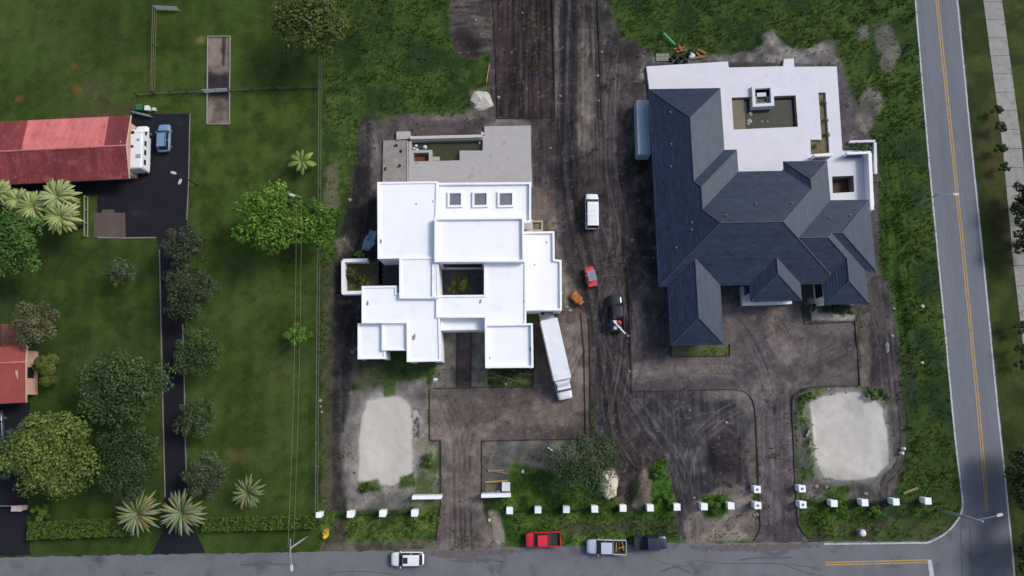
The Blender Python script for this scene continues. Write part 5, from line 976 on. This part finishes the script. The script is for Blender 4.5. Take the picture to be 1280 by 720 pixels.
# ---------------- wire fence between the gardens and the site
M_GALV = mat('galvanised_steel', alb(128, 128, 118), .5, 4, .1, metal=.3); M_WOODF = mat('weathered_timber', alb(104, 96, 80), .9, 3, .2, .2)
def wire_fence(name, label, pts, h=1.3, gap=3., post=M_GALV, rails=2, mesh=True, rw=.05):
    qs = [P(a, b) for a, b in pts]; c = (qs[0]+qs[-1])/2; t = thing(name, label, 'fence', (c.x, c.y, 0)); wires = MB()
    for a, b in zip(qs[:-1], qs[1:]):
        n = max(1, round((b-a).length/gap))
        for i in range(n+1): p = a.lerp(b, i/n); MB().tube([(p.x, p.y, -.2), (p.x, p.y, h+.08)], .045 if post is M_GALV else .08, 6).build('post', post, t)
        for k in range(rails): z = h*(1-.9*k/max(1, rails-1 or 1)) if rails > 1 else h; MB().beam(Vector((a.x, a.y, z)), Vector((b.x, b.y, z)), rw, rw*1.6 if post is not M_GALV else rw).build('rail', post, t)
        if mesh:
            L_ = (b-a).length; d = (b-a)/L_
            for i in range(int(L_/.3)):
                p = a+d*(i*.3); q_ = a+d*min(L_, i*.3+h*.6); wires.beam((p.x, p.y, .05), (q_.x, q_.y, h), .012, .012); wires.beam((p.x, p.y, h), (q_.x, q_.y, .05), .012, .012)
    if mesh: o = wires.build('wire_mesh', M_GALV, t); o['kind'] = 'stuff'
    return t
wire_fence('wire_fence', 'long wire mesh fence between the lawns and the building site', [(402, 72), (401, 240), (399, 440), (397.5, 642)], 1.4)
wire_fence('rail_fence', 'timber rail fence running down the upper lawn', [(196, 13), (194.5, 60), (193.5, 118)], 1.2, 2.6, M_WOODF, 3, False, .07); wire_fence('rail_fence', 'thin dark fence along the top of the barn yard', [(171, 140), (172, 120), (194, 118.5), (256, 115.5)], 1.1, 3, mat('dark_fence', alb(60, 62, 50), .8), 2, True); wire_fence('rail_fence', 'thin dark fence from the bare earth bed to the site fence', [(288, 114.5), (345, 112), (400, 110)], 1.1, 3, MATS['dark_fence'], 2, True); wire_fence('rail_fence', 'pale low timber fence beside the brown patio slab', [(110, 247), (110, 296)], .9, 2., mat('pale_timber', alb(150, 146, 134), .85, 3, .1), 2, False, .08)
def gate(label, a, b, h=1.2):
    A_, B_ = P(*a), P(*b); t = thing('field_gate', label, 'gate', tuple((A_+B_)/2)); m = mat('grey_gate_metal', alb(158, 166, 172), .5, 3, .08, metal=.2)
    for z in (.25, .5, .75, 1.0, h): MB().beam(Vector((A_.x, A_.y, z)), Vector((B_.x, B_.y, z)), .07, .06).build('bar', m, t)
    for k in (0, .5, 1): p = A_.lerp(B_, k); MB().tube([(p.x, p.y, 0), (p.x, p.y, h+.05)], .05, 6).build('upright', m, t)
gate('grey metal field gate at the top of the timber rail fence', (196, 12.5), (225, 14)); gate('grey metal field gate across the bare earth bed', (256, 116.5), (288, 114.5)); gate('low grey yard gate behind the motorhome', (168, 142), (191, 147), .9); gate('thin grey gate bar across the western driveway', (-30, 632), (22, 632), 1.0)
c = P(28.5, 634); t = thing('gate_post', 'pale pink gate pillar beside the western driveway', 'pillar', tuple(c)); MB().box((c.x, c.y, .6), (1.3, .6, 1.2)).build('shaft', mat('pink_stucco', alb(206, 184, 176), .9, 2, .06), t); MB().box((c.x, c.y, 1.23), (1.45, .75, .1)).build('cap', MATS['pink_stucco'], t)
# border boards of the earth bed
for i, (a, b) in enumerate((((260, 46), (259, 155)), ((288, 46), (287, 155)), ((260, 46), (288, 46)), ((259, 155.5), (287, 155.5)))):
    p, q_ = P(*a), P(*b); p.z = q_.z = .08; one(MB().beam(p, q_, .12, .24), 'border_board', MATS['pale_timber'], 'pale timber border board of the long bare earth bed', 'board', 'borders of the earth bed')
# ---------------- form boards round the new drives
M_FORM = mat('form_board', alb(58, 47, 45), .9, 1, .4)
FB = [('west edge of the white house forecourt', [(537, 486), (537, 550.5), (551, 551)]), ('west edge of the tan earth drive', [(551, 551), (551, 632), (545, 676)]), ('east edge of the tan earth drive', [(602.5, 619), (602.5, 551), (725, 548.5)]), ('front edge of the white house entry', [(540, 485.5), (571, 485)]), ('west edge of the white house entry walk', [(571, 414), (571, 484)]), ('east edge of the white house entry walk', [(588.5, 414), (588.5, 484), (666.5, 483.5), (666.5, 462)]), ('east edge of the white house forecourt', [(726, 392), (730, 440), (732, 548)]), ('outer east edge of the white house forecourt', [(736, 398), (738, 470), (738, 548)]), ('west edge of the grey house court', [(784, 335), (787, 400), (789.5, 492)]), ('south edge of the grey house court', [(790, 489), (860, 488), (918, 487), (935, 494), (943, 510), (946, 560), (949, 640), (950, 660), (942, 676)]), ('east edge of the eastern earth drive', [(1072, 482), (1015, 484), (996, 492), (990, 504), (992, 560), (996, 640), (1000, 660), (1012, 674)]), ('east edge of the grey house court', [(1068, 402), (1072, 440), (1074.5, 482)]), ('planting bed before the short front wing', [(1003, 380), (1005, 405), (1068, 402)]), ('planting bed before the long front wing', [(838.5, 434), (838.5, 446), (912, 445), (912, 430)]), ('east edge of the tilled strip', [(690, -30), (692, 60), (694, 146), (620, 148)]), ('west edge of the tilled strip', [(616, 0), (620, 80), (622, 147)]), ('east side of the site lane', [(747, 0), (749, 60), (752, 150)])]
for nm, pts in FB:
    qs = [P(a, b) for a, b in (smoothline(pts, 4) if len(pts) > 4 else pts)]; c = qs[len(qs)//2]; mb = MB()
    for p, q_ in zip(qs[:-1], qs[1:]): mb.beam(Vector((p.x, p.y, .06)), Vector((q_.x, q_.y, .03)), .09, .2)
    one(mb, 'form_board', M_FORM, 'dark form board along the '+nm, 'board')
# ---------------- lamp posts and wires
M_GP = mat('grey_pole', alb(150, 152, 154), .7, 3, .1); M_DP = mat('dark_pole', alb(46, 42, 40), .8, 3, .1); M_LAMP = mat('lamp_head', (.42, .43, .45), .5)
def lamppost(label, base, h, arm, r=.16, m=None, heads=1, name='street_lamp', ha=None):
    c = P(*base); c.z = 0; t = thing(name, label, 'lamp post', tuple(c)); m = m or M_GP
    MB().tube([(c.x, c.y, -.2), (c.x, c.y, h*.5), (c.x, c.y, h)], [r, r*.8, r*.6], 10).build('pole', m, t, smooth=True)
    for i in range(heads):
        ax, ay = arm[i]; za = (ha or h)-.3; e = Vector((c.x+ax, c.y+ay, za+.5)); MB().tube([(c.x, c.y, za), (c.x+ax*.45, c.y+ay*.45, za+.35), e], [.05, .045, .04], 6).build('arm', m, t)
        d = Vector((ax, ay, 0)).normalized(); MB().loft([[e+d*x+Vector((-d.y*y*w_, d.x*y*w_, z)) for y, z in ((-1, 0), (-.7, .08), (.7, .08), (1, 0), (.7, -.07), (-.7, -.07))] for x, w_ in ((-.1, .1), (.1, .2), (.5, .22), (.75, .1))]).build('lamp_head', M_LAMP, t, fixn=True)
    return t
lamppost('tall grey street lamp leaning arm over the junction of street and avenue', (1172, 637), 9.3, [(2.4, .6)], .24, ha=8.4); lamppost('thin grey street lamp on the grass verge of the avenue', (1143, 257), 6., [(1.9, -.1)], .13)
pl = lamppost('grey utility pole with lamp arm at the street corner of the hedge', (385, 670), 7.8, [(.3, -2.0)], .16, name='utility_pole'); c = P(385, 670); MB().beam((c.x-.1, c.y-1.1, 7.5), (c.x-.1, c.y+1.1, 7.5), .1, .1).build('crossarm', M_GP, pl)
lamppost('dark yard lamp with two white heads at the edge of the asphalt yard', (247, 232), 4.6, [(-1.0, .3), (-.2, -.6)], .1, M_DP, 2, 'yard_lamp'); lamppost('pole with white lamp rising through the bright green tree', (393, 266), 7.9, [(-.5, .2)], .14, M_DP, 1, 'yard_lamp')
c0, c1 = P(393, 266), P(385, 670)
for i, dx in enumerate((-.35, .35)):
    pts = []
    for k in range(21): u = k/20; pts.append((c0.x+(c1.x-c0.x)*u+dx, c0.y+(c1.y-c0.y)*u, 7.6-3.2*u*(1-u)))
    one(MB().tube(pts, .017, 5), 'power_wire', mat('pale_wire', alb(126, 134, 104), .6), ('pale overhead power wire above the lawn, the one farther from the site fence', 'pale overhead power wire above the lawn, the one closer to the site fence')[i], 'wire', 'overhead wires')
# ---------------- odds and ends on the ground
M_LIME = mat('white_rubble', alb(186, 182, 172), .95, 1.4, .2, .6, ns2=6, amt2=.12); M_WHT = mat('white_plastic', (.62, .63, .63), .6, 3, .1)
def lump(px_, py_, rx, ry, h, m, name, label, cat, group=None, n=16, seed=0, z=None):
    g = random.Random(seed or int(px_*31+py_)); c = P(px_, py_); z0 = (hgt(c.x, c.y) if z is None else z)-.05; mb = MB(); prof = ((1, 0), (.96, .3), (.8, .68), (.5, .92), (.2, 1.0)); ph = [g.uniform(.75, 1.15) for _ in range(n)]; k = len(mb.v); vs = []; fs = []
    for j, (r, zz) in enumerate(prof):
        for i in range(n): a = 6.283*i/n; q_ = ph[i]*g.uniform(.93, 1.07); vs.append((c.x+rx*r*q_*math.cos(a), c.y+ry*r*q_*math.sin(a), z0+h*zz*g.uniform(.85, 1.1)))
    for j in range(len(prof)-1):
        for i in range(n): fs.append((j*n+i, j*n+(i+1) % n, (j+1)*n+(i+1) % n, (j+1)*n+i))
    fs.append(tuple((len(prof)-1)*n+i for i in range(n))); mb.add(vs, fs); return one(mb, name, m, label, cat, group, smooth=False)
lump(603, 126, 1.7, 1.9, .5, M_LIME, 'rubble_heap', 'flat heap of pale washed-out concrete beside the tilled strip', 'rubble', seed=4); lump(759, 605, 1.5, 1.9, .9, mat('cream_sand', alb(204, 194, 172), .95, 2, .12, .3), 'sand_heap', 'cream sand heap beneath the dark feathery tree', 'sand heap', seed=9)
sh = MB(); g = random.Random(3); c = P(462, 301, 0); n = 9
for i in range(n):
    for j in range(n): sh.v.append((c.x+(-.9+1.8*i/8)+.5*(j/8-.5)*-1+g.uniform(-.12, .12), c.y+(1.5-3.0*j/8)+g.uniform(-.12, .12), .12+abs(g.gauss(0, .16))))
for i in range(n-1):
    for j in range(n-1):
        if (i+j < 3) or (i+j > 2*n-6): continue
        sh.f.append((i*n+j, i*n+j+1, (i+1)*n+j+1, (i+1)*n+j))
one(sh, 'plastic_sheet', mat('blue_grey_plastic', alb(124, 146, 160), .45, 3, .25), 'crumpled blue-grey plastic sheet beside the west wall of the white house', 'plastic sheet')
# builders' heap behind the white deck
M_BAG = mat('black_bag', (.012, .012, .014), .35); M_RW = mat('rusty_board', alb(150, 98, 62), .85, 3, .25); M_GPIPE = mat('green_pipe', alb(72, 172, 128), .4)
a, b = P(828.5, 44), P(843, 57); a.z, b.z = .55, .3; one(MB().tube([a, b], .16, 10), 'pipe', M_GPIPE, 'pale green plastic pipe leaning out of the builders heap', 'pipe')
for i, (x, y) in enumerate(((838, 75), (843, 71), (848, 76), (853, 72), (857, 77), (846, 78), (861, 69))): lump(x, y, .42, .42, .55, M_BAG, 'rubbish_bag', 'black rubbish bag in the builders heap behind the white deck', 'bag', 'bags in the builders heap', 10, 40+i)
lump(864, 70, .6, .55, .6, M_WHT, 'rubbish_bag', 'white rubbish bag in the builders heap behind the white deck', 'bag', None, 10, 77)
for i, (x0, y0, x1, y1) in enumerate(((842, 62, 856, 60), (845, 66, 858, 63), (848, 58, 851, 66), (870, 66, 878, 74), (872, 63, 882, 68), (868, 74, 880, 72))):
    a, b = P(x0, y0), P(x1, y1); a.z = b.z = .2+.12*(i % 3); one(MB().beam(a, b, .3, .06), 'board', M_RW, 'rusty brown board in the builders heap behind the white deck', 'board', 'boards in the builders heap')
c = P(828, 72); t = thing('pallet', 'pale timber pallet beside the black rubbish bags', 'pallet', tuple(c))
for i in range(5): MB().box((c.x, c.y-.5+i*.25, .16), (2., .16, .03)).build('slat', MATS['pale_timber'], t)
for i in (-1, 0, 1): MB().box((c.x+i*.85, c.y, .07), (.1, 1.2, .14)).build('bearer', MATS['pale_timber'], t)
# flat blue-grey box against the west wall
c = P(804.5, 158, 2.3); t = thing('storage_container', 'long pale blue metal container against the west wall of the slate-roofed house', 'container', (c.x, c.y, 0), 0); m = mat('pale_blue_metal', alb(158, 172, 184), .45, .6, .06, ns2=4, amt2=.04); a, b = P(797.5, 125, 2.3), P(812, 193, 2.3)
MB().box((c.x, (a.y+b.y)/2, 1.15), (1.9, a.y-b.y, 2.3)).build('body', m, t, bevel=.04)
for i in range(14): y = b.y+.3+(a.y-b.y-.6)*i/13; MB().box((c.x, y, 2.31), (1.8, .06, .03)).build('roof_rib', m, t)
for s in (-1, 1): MB().box((c.x-.4*s, b.y-.02, 1.1), (.7, .05, 2.)).build('door', m, t)
# things by the tan drive
for i, (x0, y0, x1, y1, l) in enumerate(((609, 587, 636, 592, 'long weathered plank lying in the weeds by the drive'), (606.5, 602.5, 635, 600.5, 'yellow timber plank beside the white box by the drive'), (610, 588.5, 630, 587.5, 'thin plank crossing another in the weeds by the drive'))):
    a, b = P(x0, y0), P(x1, y1); a.z = b.z = .12+.05*i; one(MB().beam(a, b, .22, .06), 'plank', mat('yellow_timber', alb(172, 140, 84), .85, 3, .15) if i == 1 else mat('grey_timber', alb(140, 124, 92), .9, 3, .2), l, 'plank')
c = P(632.5, 608.5, 1.0); t = thing('white_box', 'white box-shaped cabinet behind the gate wall by the tan drive', 'cabinet', (c.x, c.y, 0)); MB().box((c.x, c.y, .48), (1.05, 1.1, .96)).build('body', M_WHT, t, bevel=.03); MB().box((c.x, c.y, .98), (1.15, 1.2, .07)).build('lid', M_WHT, t, bevel=.02)
lump(623, 615, .25, .25, .4, M_WHT, 'white_sack', 'small white sack beside the white cabinet', 'sack', None, 9, 5); lump(653, 589.5, .28, .3, .35, M_WHT, 'white_sack', 'small white sack lying in the dark weeds', 'sack', None, 9, 6); lump(611.5, 650, .2, .3, .3, M_WHT, 'white_sack', 'small white sack at the edge of the tan drive mouth', 'sack', None, 9, 7); lump(543.5, 474.5, .45, .28, .35, M_WHT, 'white_sack', 'white sack on bare ground before the white house', 'sack', None, 9, 8)
a, b = P(684.5, 559.5), P(692, 564); a.z = b.z = .15; one(MB().tube([a, b], .12, 8), 'pipe', M_WHT, 'short white pipe lying on grey soil left of the feathery tree', 'pipe')
for i, (x, y, r) in enumerate(((519.5, 181, .3), (521, 186, .26), (517, 184.5, .24))): lump(x, y, r, r, .3, M_WHT, 'floating_sack', 'white sack floating in the corner of the green pool', 'sack', 'sacks in the green pool', 9, 50+i, z=-.45)
lump(530.6, 182.8, .36, .36, .4, M_WHT, 'white_tub', 'round white tub floating in the green pool', 'tub', None, 14, 61, z=-.45); lump(599.5, 177.5, .2, .3, .35, M_WHT, 'white_float', 'small white float at the end of the green pool', 'float', None, 9, 62, z=-.45); lump(603, 169, .32, .3, .4, mat('cream_block', alb(220, 212, 176), .8), 'cream_block', 'small cream block on the deck corner by the green pool', 'block', None, 8, 63, z=.5)
for i, (x, y, r) in enumerate(((939, 141, .35), (938, 150, .4), (936, 154, .25), (953, 151, .22), (960, 151, .2), (955.5, 135, .24))): lump(x, y, r*1.1, r, .25, mat('pale_debris', alb(168, 166, 140), .8, 3, .2), 'debris_scrap', 'pale scrap floating in the dark green pool of the white deck', 'scrap', 'scraps in the dark pool', 9, 90+i, z=-.38)
for i, (x, y, s) in enumerate(((590.5, 229, 0),)): pass
for x, y, l in ((1153, 383, 'small white stone on the verge beside the dark ditch'), (1152.5, 453.5, 'larger white stone on the verge below the dark ditch')): lump(x, y, .28, .25, .3, M_WHT, 'stone', l, 'stone', None, 9, 20+int(y))
lump(1109, 435, .35, .9, .35, mat('grey_debris', alb(138, 134, 138), .8, 3, .2), 'debris_heap', 'grey strip of debris on the dark track east of the grey court', 'debris', None, 12, 21)
for i, (x, y, l) in enumerate(((1125, 566, 'lower short white post beside the curved track'), (1127, 560.5, 'upper short white post beside the curved track'))): c = P(x, y); one(MB().lathe((c.x, c.y, 0), [(.22, 0), (.22, .7), (.16, .8), (.05, .84)], 10), 'marker_post', M_WHT, l, 'post')
c = P(1073.5, 664.5); t = thing('utility_pedestal', 'white round-topped utility pedestal by the street corner strip', 'pedestal', (c.x, c.y, 0)); MB().lathe((c.x, c.y, 0), [(.4, 0), (.4, .1), (.3, .12), (.3, 1.0)], 14).build('post', MATS['grey_fitting'], t); MB().lathe((c.x, c.y, 1.0), [(.44, 0), (.46, .15), (.36, .32), (.12, .4)], 14).build('hood', M_WHT, t); MB().beam((c.x-.3, c.y+.5, .9), (c.x+1.0, c.y+.4, .9), .08, .08).build('arm', MATS['grey_fitting'], t)
for i, (x, y) in enumerate(((946, 643), (943, 644))): lump(x, y, .3, .25, .3, mat('grey_stone', alb(140, 136, 132), .9, 3, .2), 'stone', 'grey stone beside the outer west gate pillar', 'stone', 'gate stones', 9, 130+i)
c = P(407, 670.5); t = thing('fire_hydrant', 'yellow fire hydrant on the verge below the wire fence', 'hydrant', (c.x, c.y, 0)); m = mat('hydrant_yellow', alb(226, 182, 36), .5)
MB().lathe((c.x, c.y, 0), [(.26, 0), (.26, .08), (.17, .1), (.17, .6), (.24, .62), (.24, .68), (.2, .78), (.08, .88)], 14).build('barrel', m, t, smooth=False)
for a in (0, math.pi, math.pi/2): MB().tube([(c.x, c.y, .5), (c.x+.34*math.cos(a), c.y+.34*math.sin(a), .5)], .11, 8).build('outlet', m, t)
MB().box((c.x, c.y+.55, .05), (.9, 1.1, .1)).build('base_pad', mat('hydrant_pad', alb(196, 162, 60), .8, 3, .2), t)
for i, (x, y, m, l) in enumerate(((178, 137, mat('bin_green', alb(44, 108, 70), .6), 'green wheeled bin behind the barn yard gate'), (187, 137.5, M_WHT, 'white tub beside the green wheeled bin'), (194.5, 138, mat('pale_tub', alb(196, 200, 180), .6), 'small pale tub beside the white tub'))):
    c = P(x, y); k = (.75, .6, .4)[i]; t = thing(('wheeled_bin', 'tub', 'tub')[i], l, ('bin', 'tub', 'tub')[i], (c.x, c.y, 0)); MB().hexa([(c.x+a*k*.42, c.y+b*k*.42, 0) for a, b in ((-1, -1), (1, -1), (1, 1), (-1, 1))], [(c.x+a*k*.55, c.y+b*k*.55, k*1.3) for a, b in ((-1, -1), (1, -1), (1, 1), (-1, 1))]).build('body', m, t); MB().box((c.x, c.y, k*1.34), (k*1.2, k*1.25, .07)).build('lid', m, t, bevel=.02)
# stray rubble along the site
M_RUB = mat('rubble_stone', alb(150, 144, 138), .95, 3, .25, .4); RUB = [(700, 120), (748, 126), (752, 65), (747, 95), (742, 144), (623, 122), (595, 17+10), (653, 16), (688, 185), (700, 356), (702, 366), (708, 384), (712, 388), (785, 420), (787, 464), (790, 300), (818, 310), (817, 322), (1035, 486), (1058, 490), (895, 497), (908, 528), (862, 513), (1020, 608), (1033, 609), (1082, 617), (516, 520), (519, 536), (522, 528), (430, 300), (437, 250), (868, 622), (632, 480), (1117, 386), (1115, 420), (401, 508), (402, 515), (400, 501), (446, 436), (441, 440), (690, 318), (698, 345), (703, 352)]
for i, (x, y) in enumerate(RUB): r = random.uniform(.14, .3); lump(x, y, r*1.2, r, r, M_RUB, 'rubble_stone', 'small pale stone lying on the bare site soil', 'stone', 'loose stones on the site', 7, 300+i)
a, b = P(612, 80), P(608, 104); a.z = b.z = .12; one(MB().beam(a, b, .12, .06), 'plank', MATS['yellow_timber'], 'thin yellow batten lying in grass beside the tilled strip', 'plank')
a, b = P(1128, 616), P(1146, 609.5); a.z = b.z = .3; one(MB().beam(a, b, .3, .06), 'plank', MATS['grey_timber'], 'grey plank lying in weeds near the fence row by the avenue', 'plank')
a, b = P(1007, 545), P(1011, 537); a.z = b.z = .4; one(MB().beam(a, b, .3, .06), 'plank', MATS['pale_timber'], 'short pale plank beside the west edge of the round sand bed', 'plank')
for i, (x0, y0, x1, y1) in enumerate(((609, 472, 632, 471), (612, 466, 640, 474), (640, 463, 655, 467))):
    a, b = P(x0, y0), P(x1, y1); a.z = b.z = .1; one(MB().beam(a, b, .12, .05), 'batten', MATS['grey_timber'], 'thin batten lying in the grass strip before the white garage', 'batten', 'battens before the garage')
